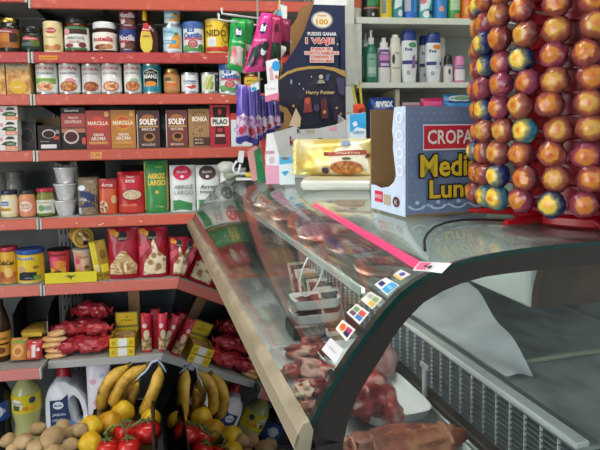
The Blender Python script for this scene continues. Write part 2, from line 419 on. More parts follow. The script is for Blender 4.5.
jar(T, w, h, '#43251b', '#e9ecea', [('e', -.05, .17, .3, .16, '#9a5d38'), ('e', .2, .2, .16, .14, '#c48a54'), ('e', -.24, .16, .1, .1, '#5a3526'), ('t', 'n', -.335, .58, .10, .18, '#2a2024', .03), ('t', 'utella', .06, .62, .62, .27, '#c83446', .03)], lab=(.1, .66), labc='#f1e6da', lidh=.2, lidr=.98)
for yt, z, lab, c1, c2 in ((30, None, 'brown cocoa cream glass with dark blue band, lower of the stack', '#2a3b7a', '#4b2a25'), (8.5, 'up', 'maroon topped cocoa cream glass, upper of the stack of two', '#7c2838', '#4a2622')):
    zz = None if z is None else ROW['B']+h2
    T, w, h = P('cocoa_glass', lab, 'jar', 'B', 119.5, 137.5, yt, group='stacked cocoa cream glasses', z=zz); h2 = h
    can(T, w, h, c2, [('r', -.5, .5, .55, 1, c1), ('e', -.25, .3, .14, .16, '#d8b9b0'), ('t', 'Nocilla', -.03, .66, .8, .3, '#e8dce0', .03), ('r', -.45, .1, .42, .5, '#b3323c'), ('e', .15, .25, .2, .16, '#6e4334'), ('t', 'ORIGINAL', 0, .06, .4, .06, W)], rim=c1, rimk='g')
T, w, h = P('syrup_bottle', 'brown caramel syrup bottle with yellow drop-shaped label', 'bottle', 'B', 140, 158, 11.5)
g = G(); R = w/2; g.lathe([(R*.9, 0), (R, .006), (R, h*.42), (R*.92, h*.56), (R*.55, h*.72), (R*.24, h*.84), (R*.22, h*.95), (R*.2, h)], M('#4a2418', 's'), 26, sy=.75); g.build('body', T)
g = G(); g.lathe([(R*.27, h*.76), (R*.25, h*.97), (R*.16, h*1.0)], M('#e3b93a', 'g'), 16, c=(-R*.35, -R*.62, 0)); g.build('cap', T)
g = G(); S = lambda x, y, o: (x-R*.25, -R*.755-o-.001+.28*abs(x)**1.5, y)
pts = [(math.sin(a)*.38*(1 if math.cos(a) < 0 else .95), .25+(-math.cos(a)*-.2 if math.cos(a) > 0 else math.cos(a)*.21)) for a in [2*PI*i/22 for i in range(22)]]
decor(g, S, w, h, [('y', [(-.15, .60), (.12, .62), (.25, .48), (.36, .3), (.3, .1), (.1, .01), (-.12, .01), (-.3, .12), (-.34, .3), (-.27, .46)], '#e2c24e'), ('e', .02, .2, .22, .13, '#d9cf4a'), ('y', [(-.22, .52), (.25, .50), (.12, .70), (-.1, .70)], '#c63338'), ('t', 'Royal', 0, .55, .36, .05, W), ('t', 'CARAMELO', .02, .40, .42, .05, '#7d3c22')]); g.build('label', T)
zz = None
for x0, x1, yt, lab, top in ((163, 182, 26.5, 'fruit can with pale blue label, lower of two stacked beside syrup bottle', 0), (164, 180, 9, 'smaller pale blue fruit can, on top of the larger fruit can', 1)):
    T, w, h = P('fruit_can', lab, 'can', 'B', x0, x1, yt, group=gC, z=zz, dy=.02); zz = ROW['B']+h
    can(T, w, h, '#cfe2ea', [('r', -.5, .5, .62, 1, '#a9d0e2'), ('y', [(-.2, .1), (.42, .1), (.5, .5), (.3, .8), (.05, .6), (-.1, .3)], '#e59a3f'), ('e', .15, .4, .2, .16, '#f0b455'), ('e', .2, .72, .1, .08, '#4f8a4a'), ('r', -.5, .2, .3, .46, '#5aa6c8'), ('t', 'Fruta', -.18, .82, .5, .13, '#3a7fb0'), ('t', 'MIX', -.2, .38, .4, .1, W)], rim='#c9cdd0')
def castillo(T, w, h):
    can(T, w, h, '#e6ece9', [('r', -.5, .5, 0, .12, '#5a9a52'), ('e', -.3, .14, .2, .1, '#6aa85c'), ('e', .35, .16, .16, .12, '#4c8c48'), ('r', -.5, .5, .86, 1, '#4a6fae'), ('t', 'El', -.1, .80, .28, .16, '#2f5fae', .03), ('t', 'Castillo', 0, .60, .86, .2, '#2f5fae', .035), ('r', -.42, .42, .44, .5, '#d4566a'), ('o', -.02, .28, .2, .15, .3, '#b8454e'), ('r', -.14, .1, .2, .34, '#c9776e')], rim='#c3c9d2', lid='#4468a8')
T, w, h = P('milk_powder_can', 'white milk powder can with blue lid, beside the yellow can', 'can', 'B', 183, 204, 24, group=gC); castillo(T, w, h)
T, w, h = P('milk_powder_can', 'yellow milk powder can with red base, top shelf', 'can', 'B', 205, 228.5, 20.5, group=gC)
can(T, w, h, '#ecc531', [('r', -.5, .5, 0, .14, '#cf3a30'), ('t', 'NIDO', -.03, .6, .84, .22, '#3b2f16', .02), ('r', -.38, -.02, .16, .46, '#e8e3d3'), ('e', -.2, .3, .12, .12, '#cfd8dd'), ('y', [(.1, .05), (.5, .05), (.5, .16), (.3, .2)], '#d84a38'), ('t', 'Nestle', -.28, .84, .3, .07, '#6a5418'), ('o', .36, .6, .2, .3, .1, '#6b5620')], rim='#d9c27a', rimk='g')

# ------------------------------------------------------------------ row C : cans
for x0, x1, lab in ((6.3, 30, 'pastry carton with orange round flash, beside the shelf post'), (-19, 5, 'pastry carton cut off by the left edge')):
    T, w, h = P('pastry_carton', lab, 'carton', 'C', x0, x1, 60.5, rnd=False, group='pastry cartons')
    food = M2('#b87a3c', '#e2b878', 45, .6, (.42, .6))
    carton(T, w, h, .06, '#c9b183', [('r', -.5, .5, 0, .72, food), ('r', -.5, .5, .84, 1, '#c8c4ac'), ('t', 'CRUJIENTES', 0, .86, .9, .11, '#3e4a44'), ('e', -.02, .22, .36, .2, '#dfb43c'), ('t', 'NUEVO', -.02, .22, .34, .07, '#f3e6b4')], side='#b59a68')
def litoral(T, w, h, mid, bowl, txt, col='#ecece8', sub='#6b6a6a', band=None):
    it = [('t', 'LITORAL', 0, .86, .86, .11, '#c94a58', .03)]
    if band: it += [('r', -.5, .5, .3, .5, band)]
    it += [('t', txt, 0, .68, .66, .07, sub), ('e', .02, .2, .36, .19, '#d8d2c6' if band else '#a8584a'), ('e', .02, .2, .31, .155, bowl), ('e', .08, .2, .12, .07, '#b8683c')]
    if mid: it.insert(1, ('e', .1, .4, .22, .1, mid))
    can(T, w, h, col, it, rim='#c2c5c6')
bw = M2('#a3522c', '#e0a860', 90, .5, (.4, .62))
bw2 = M2('#7d3a24', '#c27a4a', 110, .5, (.4, .62)); bw3 = M2('#cf7d4a', '#f0d2a8', 90, .5, (.4, .6))
for x0, x1, yt, lab, a in ((36, 58, 63, 'white soup can with broad green band', (None, bw3, 'Caldo', '#e9ece4', '#3c5a86', '#7fae4c')),
        (59, 81, 63, 'white bean stew can with large red lettering, beside the green banded can', ('#e29aa0', bw, 'FABADA', '#efefef')),
        (82, 102, 64, 'greyish lentil stew can with a brown bowl', (None, bw2, 'Lentejas', '#d5d3d0')),
        (101.5, 122, 63, 'white chickpea stew can with beige bowl, fourth can in row', (None, bw3, 'Cocido', '#ecebe6')),
        (124, 142, 63, 'white stew can with green squiggle, beside the teal can', ('#9dbf9a', bw, 'Judias', '#e8e8e4'))):
    T, w, h = P('stew_can', lab, 'can', 'C', x0, x1, yt, group=gC); litoral(T, w, h, a[0], a[1], a[2], *a[3:])
T, w, h = P('bean_can', 'teal baked bean can with black shield label', 'can', 'C', 142.5, 161.5, 64, group=gC)
can(T, w, h, '#23879a', [('y', [(-.38, .2), (.32, .2), (.36, .78), (0, .9), (-.4, .78)], '#d9d4b8'), ('y', [(-.34, .24), (.28, .24), (.32, .75), (0, .86), (-.36, .75)], '#16282c'), ('t', 'HEINZ', -.02, .73, .44, .08, '#d8d8cc'), ('t', 'BEANZ', -.02, .58, .62, .15, W, .03), ('e', -.03, .3, .27, .1, '#dc8c3c')], rim='#b6bfc0')
T, w, h = P('paste_jar', 'small brown paste jar with gold lid, second shelf', 'jar', 'C', 164, 179.5, 69, group=gJ)
jar(T, w, h, '#b87a44', '#b99a58', [('e', -.2, .7, .2, .14, '#4f5a2a'), ('r', -.4, .3, .3, .5, '#d8743c'), ('t', 'Pisto', 0, .55, .5, .12, '#f0e2c0')], labc='#c08a50', lidk='m', lab=(.12, .75))
T, w, h = P('tomato_can', 'short white tomato can with blue script', 'can', 'C', 181, 199, 73, group=gC)
can(T, w, h, '#e6e8ea', [('t', 'Tomate', 0, .62, .7, .16, '#3a5f9c', .03), ('t', 'Triturado', 0, .48, .6, .08, '#3a5f9c'), ('y', [(-.2, .3), (.3, .34), (.1, .12)], '#c9463a'), ('e', .2, .3, .12, .1, '#d0563e'), ('r', -.5, .5, 0, .06, '#c9d4da')], rim='#c9ccce')
T, w, h = P('asparagus_can', 'short asparagus can with white and navy label', 'can', 'C', 200, 219, 73, group=gC)
can(T, w, h, '#1f2b3a', [('r', -.4, .26, 0, 1, '#dfe3cf'), ('y', [(-.2, .1), (-.05, .1), (.2, .9), (.05, .92)], '#a9b85c'), ('y', [(-.3, .3), (-.2, .2), (0, .85), (-.12, .9)], '#c3cc84'), ('y', [(.0, .1), (.15, .1), (.22, .5), (.1, .6)], '#8fa04c'), ('e', .4, .7, .06, .08, '#9aa4b0')], rim='#c4c8c8')
T, w, h = P('milk_powder_can', 'white milk powder can below the green candy bag', 'can', 'C', 219, 241, 65.5, dy=.006, group=gC); castillo(T, w, h)
T, w, h = P('juice_bottle', 'small amber bottle with yellow and green cap label behind hooks', 'bottle', 'C', 244, 259, 70)
jar(T, w, h, '#8a4a1c', '#3f8a40', [('r', -.5, .5, .5, 1, '#e0b83c'), ('t', 'Miel', 0, .7, .6, .2, '#6a7a28')], labc='#c98a34', lidh=.16)

# ------------------------------------------------------------------ row D : coffee
zz = None
for yt, lab in ((135, 'white fish tin carton, bottom of the stack of three'), (120.5, 'white fish tin carton, middle of the stack of three'), (106, 'white fish tin carton, top of the stack of three')):
    T, w, h = P('fish_tin_carton', lab, 'carton', 'D', -3, 17.5, yt, rnd=False, group='stacked fish tin cartons', z=zz, dy=.01)
    if zz is not None: h = ROW['D']+(atY(8, yt, YS+.01)[2]-ROW['D'])-zz
    h -= .0005; zz = (zz or ROW['D'])+h
    carton(T, w, h, .1, '#e9e2de', [('r', -.5, -.2, .6, .85, '#d99aa8'), ('r', -.1, .5, .05, .28, '#e58a58'), ('y', [(-.3, .4), (-.05, .3), (.4, .3), (.48, .5), (.2, .62), (-.1, .58)], '#3c5040'), ('r', .0, .36, .36, .5, '#7f9a68'), ('y', [(-.1, .72), (.4, .74), (.3, .9), (.05, .92)], '#33403a'), ('t', 'ATUN', .18, .16, .4, .12, W)], side='#e2e0da')
T, w, h = P('capsule_box', 'black coffee capsule box with round cup print, beside post', 'carton', 'D', 18.5, 36, 122, rnd=False, dy=.05)
carton(T, w, h, .12, '#2b2a2a', [('o', 0, .5, .36, .3, .14, '#4b4340'), ('e', 0, .5, .28, .22, '#1b1716'), ('r', .44, .5, 0, 1, '#57504a')])
T, w, h = P('capsule_box', 'low black coffee capsule box with white strip', 'carton', 'D', 38, 61, 125.5, rnd=False, dy=.02)
carton(T, w, h, .09, '#241b1b', [('e', -.02, .66, .3, .19, '#b8aca6'), ('e', -.02, .64, .25, .15, '#3a1216'), ('r', .28, .44, .66, .8, '#8f8a88'), ('r', .2, .42, .42, .55, '#c24a3c'), ('r', -.38, .3, .06, .22, '#d9d6d0'), ('t', 'Espresso', -.2, .34, .4, .06, '#b7b0aa')])
T, w, h = P('cardboard_box', 'plain brown cardboard box behind the low capsule box', 'carton', 'D', 37, 61, 118, rnd=False, dy=.13)
carton(T, w, h, .12, '#8a6a3e', [])
T, w, h = P('coffee_carton', 'tall coffee carton, dull red above and black cup print below', 'carton', 'D', 61.5, 85.5, 107.5, rnd=False, dy=.018)
carton(T, w, h, .07, '#241c1d', [('r', -.5, .5, .52, .86, '#9c4a44'), ('t', 'Gourmet', -.05, .93, .6, .06, W), ('t', 'DESCAFEINADO', 0, .66, .7, .07, '#e9cfc4'), ('t', 'Natural', 0, .76, .4, .05, '#e9cfc4'), ('r', -.5, .5, .4, .5, '#b0705a'), ('e', -.1, .3, .32, .17, '#c4b9b2'), ('e', -.1, .3, .26, .125, '#4a1a1c'), ('r', .34, .5, .12, .28, '#c2503c')])
def marcilla(T, w, h, c, dk):
    carton(T, w, h, .065, c, [('e', 0, .66, .3, .2, dk), ('e', 0, .68, .26, .15, '#c2503e'), ('r', -.45, .45, .60, .74, dk), ('t', 'MARCILLA', 0, .67, .82, .1, '#f0dfcf', .02), ('t', 'GRAN', 0, .37, .42, .07, '#f0e3d0', .02), ('t', 'AROMA', 0, .27, .6, .1, '#f0e3d0', .02), ('r', -.38, .38, .12, .19, '#c98f48'), ('e', .36, .9, .1, .07, '#d9a55c')], k='g', bev=.004, name='pack')
T, w, h = P('coffee_pack', 'brick red coffee pack with white lettering', 'coffee', 'D', 86, 110.5, 110.5, rnd=False, group=gK); marcilla(T, w, h, '#a63a34', '#b8442f')
T, w, h = P('coffee_pack', 'golden brown coffee pack with red badge', 'coffee', 'D', 111, 135.5, 110, rnd=False, group=gK); marcilla(T, w, h, '#b5772f', '#c98a36')
def soley(T, w, h, c, sub):
    carton(T, w, h, .06, c, [('e', 0, .78, .3, .12, '#a86a3c'), ('t', 'SOLEY', .02, .7, .8, .16, W, .04), ('r', -.4, .45, .55, .6, '#b58f4e'), ('t', sub, .02, .5, .6, .07, '#e6d2c4', .02), ('e', .04, .29, .26, .12, '#a8743e'), ('e', .04, .31, .17, .07, '#2a1210'), ('t', 'MOLIDO', 0, .09, .6, .06, '#e6d2c4'), ('r', -.5, -.46, 0, .9, '#c8bcb4')], k='g', bev=.005, name='pack')
T, w, h = P('coffee_pack', 'dark brown coffee pack with bold white name', 'coffee', 'D', 137, 159.5, 110.5, rnd=False, group=gK); soley(T, w, h, '#4d2c2a', 'MEZCLA')
T, w, h = P('coffee_pack', 'black coffee pack pushed back between brown and maroon packs', 'coffee', 'D', 155, 172, 117, rnd=False, group=gK, dy=.09)
carton(T, w, h, .06, '#211d1d', [('e', .0, .7, .14, .1, '#8d8680'), ('r', -.2, .2, .2, .5, '#3f3836')], k='g', bev=.004, name='pack')
T, w, h = P('coffee_pack', 'maroon coffee pack with bold white name', 'coffee', 'D', 166, 187.5, 110, rnd=False, group=gK); soley(T, w, h, '#74302f', 'NATURAL')
T, w, h = P('coffee_pack', 'kraft tan coffee pack with dark brown corner', 'coffee', 'D', 188.5, 209.5, 109, rnd=False, group=gK)
carton(T, w, h, .06, '#a07a52', [('o', .05, .76, .38, .17, .08, '#6a4a32'), ('t', 'BONKA', .04, .74, .72, .13, '#eee2d0', .03), ('e', -.1, .42, .3, .16, M2('#7d5a38', '#b08a5c', 120, .6)), ('r', -.28, .5, .04, .26, '#4f2e28'), ('t', 'MEZCLA', -.02, .2, .4, .05, '#d9c4a8'), ('t', 'MOLIDO', 0, .11, .4, .05, '#e4d4b8')], k='p', bev=.004, name='pack')
T, w, h = P('coffee_pack', 'glossy red coffee pack with black hourglass panel', 'coffee', 'D', 210, 230, 105, rnd=False, group=gK)
carton(T, w, h, .06, '#b52232', [('y', [(-.3, .62), (-.36, .95), (.36, .95), (.3, .62)], '#2a1417'), ('y', [(-.3, .06), (-.22, .5), (.22, .5), (.3, .06)], '#4a1a1c'), ('r', -.44, .44, .5, .7, '#e4e2d6'), ('t', 'PILAO', 0, .6, .74, .13, '#1d1d1d', .04), ('e', 0, .84, .1, .07, '#b83a3c'), ('r', -.22, .22, .24, .3, '#d9b8b0'), ('e', 0, .4, .14, .05, '#b83a3c')], k='g', bev=.007, name='pack')
T, w, h = P('coffee_pack', 'white pack with red top, partly behind hanging purple bags', 'coffee', 'D', 231, 252, 113, rnd=False, group=gK)
carton(T, w, h, .06, '#dfe2e6', [('r', -.5, .5, .8, 1, '#c24038'), ('e', -.1, .2, .2, .14, '#3c5a9c'), ('t', 'CAFE', -.1, .5, .5, .12, '#7a3a3a')], k='g', bev=.004, name='pack')

# ------------------------------------------------------------------ row E : jars, cups, rice
T, w, h = P('sauce_jar', 'mayonnaise jar with navy lid and blue and yellow label', 'jar', 'E', 1, 18.5, 190, group=gJ)
jar(T, w, h, '#e3d3a4', '#22293c', [('r', -.36, .1, .58, .86, '#4c79b4'), ('r', -.4, .2, .2, .42, '#e0b440'), ('t', 'Hellmanns', -.12, .72, .44, .12, W), ('t', 'MAYO', -.1, .3, .4, .1, '#5a5a5a')], labc='#e8dfc0', lidh=.15)
T, w, h = P('sauce_jar', 'pink sauce jar with dark lid', 'jar', 'E', 19.5, 36, 190, group=gJ)
jar(T, w, h, '#d9956c', '#2a2c30', [('e', 0, .5, .34, .38, '#ecd6c4'), ('t', 'Salsa', 0, .62, .44, .16, '#b85a4c'), ('t', 'Rosa', 0, .4, .36, .14, '#b85a4c')], labc='#d98a68', lidh=.13)
T, w, h = P('relish_jar', 'green relish jar with red lid, leaning slightly right', 'jar', 'E', 37, 54.5, 188, group=gJ)
jar(T, w, h, '#7f7f3a', '#b3273a', [('r', -.5, .5, 0, .1, '#5c7a40'), ('e', -.1, .45, .16, .22, '#6f9a58'), ('r', .05, .38, .3, .6, '#9aa8a0'), ('t', 'Pepinillos', 0, .82, .6, .12, '#5a6a48')], labc='#dcdcc8', lidh=.12, lidr=1.0, lab=(.08, .6))
T, w, h = P('glass_jar', 'wide pale grey jar standing at the back behind sauce jars', 'jar', 'E', 6, 25, 171, dy=.22, group=gJ)
jar(T, w, h, '#8d8c88', '#76756f', [], labc=None, lidh=.2)
T, w, h = P('glass_jar', 'pale jar at the back, cut by the left edge', 'jar', 'E', -12, 5.5, 173, dy=.2, group=gJ)
jar(T, w, h, '#b9b3a4', '#a59f92', [], labc=None, lidh=.1)
zz = None
alu = M2('#d2d3d4', '#ecedee', 30, .3, metal=.3)
for i, lab in enumerate(('bottom aluminium pudding cup of a stack of three', 'middle aluminium pudding cup of a stack of three', 'top aluminium pudding cup of a stack of three')):
    yb, yt = [(217, 199.5), (199.5, 183.2), (183.2, 167)][i]
    loc, w, h = place('E', 53.5, 78, yt, .02, True, zz)
    if zz is None: zz = ROW['E']
    hh = loc[2]+h-zz; T = thing('pudding_cup', lab, 'cup', (loc[0], loc[1], zz), 0, 'stacked aluminium cups'); R = w/2
    g = G(); g.lathe([(R*.62, 0), (R*.66, .002), (R*.9, hh*.86), (R*.98, hh*.9), (R, hh*.93), (R, hh*.98), (R*.95, hh), (R*.88, hh*.96), (R*.62, .01)], alu, 30); g.build('cup_body', T)
    g = G(); g.lathe([(R*.9, hh*.93), (R*.9, hh*.945)], M('#d7d9da', 'm'), 24); g.build('foil_lid', T)
    zz += hh+.0003
lent = M2('#6d5a44', '#9a8566', 160, .6, (.4, .6)); 
T, w, h = P('lentil_bag', 'clear bag of brown lentils with dark blue label', 'bag', 'E', 78.5, 98.5, 177, rnd=False, dy=.05, group=gR)
bag(T, w, h, .05, '#7d6a52', [('r', -.48, .48, .02, .96, lent), ('y', [(-.5, .2), (.3, .22), (.5, .1), (.45, .5), (.1, .62), (-.5, .66)], '#27365f'), ('e', -.28, .72, .2, .07, '#dfe6ee'), ('t', 'Lenteja', -.25, .42, .44, .12, '#cfd8e8'), ('r', -.5, -.3, .04, .2, '#c7d2e2')], seed=2)
T, w, h = P('lentil_bag', 'orange and red pulse bag between lentils and rice', 'bag', 'E', 99, 117.5, 178.5, rnd=False, dy=.05, group=gR)
bag(T, w, h, .045, '#c8562c', [('r', -.5, .5, .72, 1, '#9d2c34'), ('t', 'Arroz', 0, .83, .6, .1, '#e8d4c4'), ('e', -.2, .22, .24, .18, M2('#8d4a2c', '#e6d2b0', 120, .6)), ('e', .36, .42, .14, .12, '#dcb890')], seed=3)
T, w, h = P('rice_bag', 'red rice bag with a white rice bowl oval', 'bag', 'E', 118, 144.5, 171.5, rnd=False, dy=.05, group=gR)
bag(T, w, h, .05, '#bb1f2b', [('r', -.46, .46, .04, .2, '#c23a30'), ('e', .04, .45, .4, .155, '#9a1420'), ('e', .06, .46, .34, .115, M2('#b9a684', '#d8c8a8', 180, .6)), ('t', 'SOS', 0, .78, .36, .07, '#e8dcd8', .03), ('t', 'Clasico', 0, .88, .3, .05, '#e8c8c4'), ('t', 'redondo', -.05, .22, .6, .07, '#e8a068')], seed=4)
T, w, h = P('rice_bag', 'green rice bag with yellow lettering', 'bag', 'E', 144.5, 168.5, 160.5, rnd=False, dy=.055, group=gR)
bag(T, w, h, .055, '#3d8a4c', [('r', -.5, -.43, .05, .95, '#c9a85c'), ('r', .43, .5, .05, .95, '#b99a52'), ('t', 'ARROZ', .04, .71, .72, .11, '#e8c84c', .04), ('t', 'LARGO', .04, .58, .72, .11, '#e8c84c', .04), ('e', .05, .4, .07, .035, '#cdb65a'), ('t', '1 kg', .15, .12, .28, .05, '#d8c070'), ('r', .0, .3, .87, .89, '#a8b858')], seed=5, wr=.003)
def crown(T, w, h, c, t1, t2, sd):
    stripes = []
    for k in range(5): stripes.append(('y', [(-.5, .02+k*.05), (-.1, .1+k*.035), (.5, .02+k*.03), (.5, .04+k*.03), (-.1, .125+k*.035), (-.5, .045+k*.05)], '#3f8f52'))
    bag(T, w, h, .05, '#e3e6e2', stripes+[('e', 0, .84, .36, .155, c), ('t', 'BRILLANTE', 0, .86, .4, .045, W), ('t', t1, .05, .54, .72, .09, '#7d8884' if t2 == 'LARGO' else '#5a4a42'), ('t', t2, .05, .42, .72, .09, '#8f9a94' if t2 == 'LARGO' else '#5a4a42'), ('e', 0, .76, .07, .03, '#f0dcdc')], seed=sd)
T, w, h = P('rice_bag', 'white rice bag with crimson half circle on top', 'bag', 'E', 170, 195.5, 165, rnd=False, dy=.05, group=gR); crown(T, w, h, '#cf2c52', 'ARROZ', 'LARGO', 6)
T, w, h = P('rice_bag', 'white rice bag with dark brown half circle on top', 'bag', 'E', 196, 219.5, 165, rnd=False, dy=.05, group=gR); crown(T, w, h, '#4f3a36', 'Arroz', 'Integral', 7)
T, w, h = P('rice_bag', 'white rice bag at the end of the row, half behind the case', 'bag', 'E', 220, 246, 168, rnd=False, dy=.05, group=gR); crown(T, w, h, '#9aa38e', 'ARROZ', 'BOMBA', 8)
for x0, x1, yt, lab in ((79, 106, 160, 'black wrapped bundle lying behind the lentil bag'), (122, 146, 165, 'black bundle behind the red rice bag')):
    T, w, h = P('dark_pack', lab, 'bag', 'E', x0, x1, yt, rnd=False, dy=.2, group='dark packs at the back'); bag(T, w, h, .09, '#1d1c20', [('r', -.3, .3, .5, .7, '#2c2b30')], seed=9)
# ------------------------------------------------------------------ row F : cocoa, noodles, pasta
T, w, h = P('cocoa_tin', 'yellow cocoa tub with red lid at the far left', 'tin', 'F', 0, 18, 247, group=gC)
can(T, w, h, '#d9a93a', [('r', -.5, .5, 0, .3, '#c4753c'), ('t', 'ColaCao', 0, .62, .8, .16, '#31241c', .03), ('e', .1, .3, .2, .16, '#e0c06a'), ('e', -.2, .22, .14, .12, '#b8583a')], rim='#b99a4a', rimk='g', lid='#a8283a')
T, w, h = P('cocoa_tin', 'yellow cocoa can with blue lid and blue lettering', 'tin', 'F', 17.5, 44.5, 249, group=gC, dy=.01)
can(T, w, h, '#e2c02e', [('t', 'Nesquik', -.1, .82, .72, .13, '#e9edf2', .06), ('t', 'Nesquik', -.1, .82, .72, .13, '#3f6fb0', .025), ('y', [(-.3, .05), (.28, .04), (.3, .32), (-.1, .36), (-.28, .3)], '#22262e'), ('e', -.18, .45, .14, .1, '#c9a184'), ('e', .28, .5, .1, .06, '#a86a3c'), ('r', .2, .46, .06, .2, '#6f9a4a'), ('t', '400g', .04, .12, .24, .06, '#a9b0b8')], rim='#d0b868', rimk='g', lid='#2f56a0')
def cup(T, R0, R1, h, c, items, lid, rim):
    g = G(); g.lathe([(R0*.94, .003), (R0, 0), (R0, .004), (R1, h-.006), (R1*1.05, h-.005), (R1*1.06, h-.001), (R1*.98, h)], M(c, 'p'), 30)
    f = lambda y: R0+(R1-R0)*y/h
    decor(g, lambda x, y, o: (math.sin(x/R1*1.15)*(f(y)+o), -math.cos(x/R1*1.15)*(f(y)+o), y), 2*R1, h*.97, items); g.build('cup_body', T)
    g = G(); g.lathe([(R1*1.06, h-.002), (R1*1.07, h+.001), (R1*1.0, h+.0025), (R1*.4, h+.003)], M(lid, 'p'), 28)
    if rim: decor(g, lambda x, y, o: (x, y-R1, h+.003+o), 2*R1, 2*R1, rim)
    g.build('lid', T)
T, w, h = P('noodle_cup', 'red noodle cup with black lid, behind the yellow tray front', 'cup', 'F', 48, 71.5, 249, group='instant noodle cups', dy=.05, z=ROW['F']+.0048)
cup(T, w*.36, w*.47, h, '#d8484c', [('r', -.5, .5, .82, 1, '#d63a48'), ('t', 'Yatekomo', .02, .88, .7, .1, '#2c1c1c', .02), ('e', -.14, .62, .26, .18, '#e25a86'), ('e', .1, .5, .3, .16, '#e8903c'), ('y', [(-.4, .05), (.4, .05), (.36, .4), (0, .3), (-.36, .42)], '#e0b84c'), ('e', 0, .2, .2, .1, '#6e4a2a')], '#1c1e20', None)
nood = M2('#d6a66c', '#f0d9ac', 80, .6, (.4, .6))
T, w, h = P('noodle_cup', 'cream noodle cup standing upright, behind the yellow tray front', 'cup', 'F', 73, 95, 249, group='instant noodle cups', dy=.05, z=ROW['F']+.0048)
cup(T, w*.37, w*.47, h, '#ecc9a4', [('r', -.5, .0, .1, .95, '#eaa98c'), ('e', -.2, .62, .14, .12, '#d4577a'), ('y', [(-.5, .0), (.5, .0), (.3, .3), (0, .2), (-.3, .34)], '#dcb838'), ('e', .22, .38, .12, .08, '#8a6a34'), ('t', 'POLLO', .02, .78, .5, .09, '#a8483c')], '#e8e2d4', None)
T, w, h = P('noodle_cup', 'golden noodle cup lying on its side on top of the upright cups', 'cup', 'F', 62, 96, 229, group='instant noodle cups', dy=.01)
pc = atY(84.5, 238.5, YS+.02); R1 = .035
T.location = (pc[0]-.046, YS+.10, pc[2]+.003); T.rotation_euler = (math.radians(90), 0, math.radians(28))
cup(T, R1*.8, R1*.97, .085, '#c9963f', [('r', -.5, .5, .2, .8, '#b98a44')], '#c79b45', [('e', 0, .5, .42, .42, '#7a6428'), ('e', 0, .5, .36, .36, '#b08c3c'), ('y', [(-.25, .75), (-.16, .82), (.2, .3), (.1, .25)], '#e6dcb8'), ('y', [(-.05, .8), (.0, .84), (.3, .5), (.24, .42)], '#4a3a1a'), ('e', .1, .22, .13, .13, '#17161a'), ('t', 'NOODLES', -.02, .58, .5, .12, '#4a3a18')])
loc, w, h = place('F', 44.5, 96.5, 272.5, -.004, False)
T = thing('display_tray', 'bright yellow card tray front with a dark bird emblem', 'tray', loc)
g = G(); g.box((0, .004, h/2), (w, .002, h), '#ddd02c'); g.box((0, .06, .0015), (w, .11, .003), '#c9bd2c')
for e in (-1, 1): g.box((e*(w/2-.001), .06, h*.35), (.002, .11, h*.7), '#c9bd2c')
decor(g, lambda x, y, o: (x, .003-o, y), w, h, [('y', [(-.1, .85), (-.02, .6), (.0, .2), (.03, .6), (.11, .85), (.02, .68)], '#5d5a1e'), ('y', [(-.14, .7), (-.02, .45), (.14, .7), (.0, .56)], '#6a661f')]); g.build('tray', T)
for x0, x1, yt, c, lab, sd, rr in ((95, 103.5, 240, '#dfc92a', 'plain yellow noodle sachet, standing left of the brown printed one', 3, -.12), (102, 111.5, 238.5, '#a9852a', 'brown and yellow noodle sachet, leaning on the red pasta bag', 4, -.16)):
    loc, w, h = place('F', x0, x1, yt, .03, False); T = thing('noodle_sachet', lab, 'sachet', loc, group='noodle sachets', rot=(0, rr, .35))
    bag(T, w*1.1, h*.99, .012, c, [('r', -.4, .3, .2, .4, '#e6d23a' if sd == 4 else '#efe6a0'), ('e', 0, .65, .3, .12, '#7a5a22' if sd == 4 else '#e3d95c'), ('t', 'Yaki', 0, .12, .7, .07, '#33280f')], seed=sd)
pen = M2('#a07038', '#e6cf9c', 40, .5, (.38, .62), bump=.6, stretch=(1, 1, 3)); mac = M2('#a37a48', '#ecdcb8', 48, .5, (.36, .6), bump=.8, kind='voro')
for x0, x1, yt, win, sd, lab in ((108, 139, 227.5, 'tri', 11, 'crimson pasta bag with triangular window of penne'), (137.5, 168, 226.5, 'swirl', 12, 'crimson pasta bag with curved window of macaroni'), (169, 190, 236.5, 'swirl', 13, 'crimson pasta bag touching the glass case'), (190, 214, 238, 'tri', 14, 'crimson pasta bag behind the end of the glass case')):
    T, w, h = P('pasta_bag', lab, 'bag', 'F', x0, x1, yt, rnd=False, dy=.04, group=gN)
    it = [('e', 0, .84, .14, .1, '#1a1c22'), ('r', -.14, .14, .76, .82, '#1a1c22'), ('t', 'GALLO', .02, .80, .26, .04, '#c9b59a'), ('e', -.3, .92, .12, .06, '#d8822c'), ('e', -.18, .88, .08, .05, '#e0a03c')]
    if win == 'tri': it += [('y', [(-.42, .1), (.42, .1), (.46, .26), (.1, .56), (-.05, .56), (-.4, .28)], pen)] + [('y', [(.0+q*.07, .1+abs(q)*.04), (.05+q*.09, .12+abs(q)*.04), (-.02+q*.13, .34-abs(q)*.03), (-.07+q*.11, .33-abs(q)*.03)], '#ecd9a8' if q % 2 else '#a87a42') for q in range(-3, 4)]
    else: it += [('y', [(-.3, .06), (.42, .08), (.44, .4), (.2, .55), (.06, .78), (-.02, .7), (.02, .52), (-.25, .32)], mac), ('y', [(-.4, .4), (-.05, .62), (-.12, .72), (-.42, .62)], '#cf5a68')]
    bag(T, w, h, .05, '#a3182c', it, seed=sd, wr=.004)

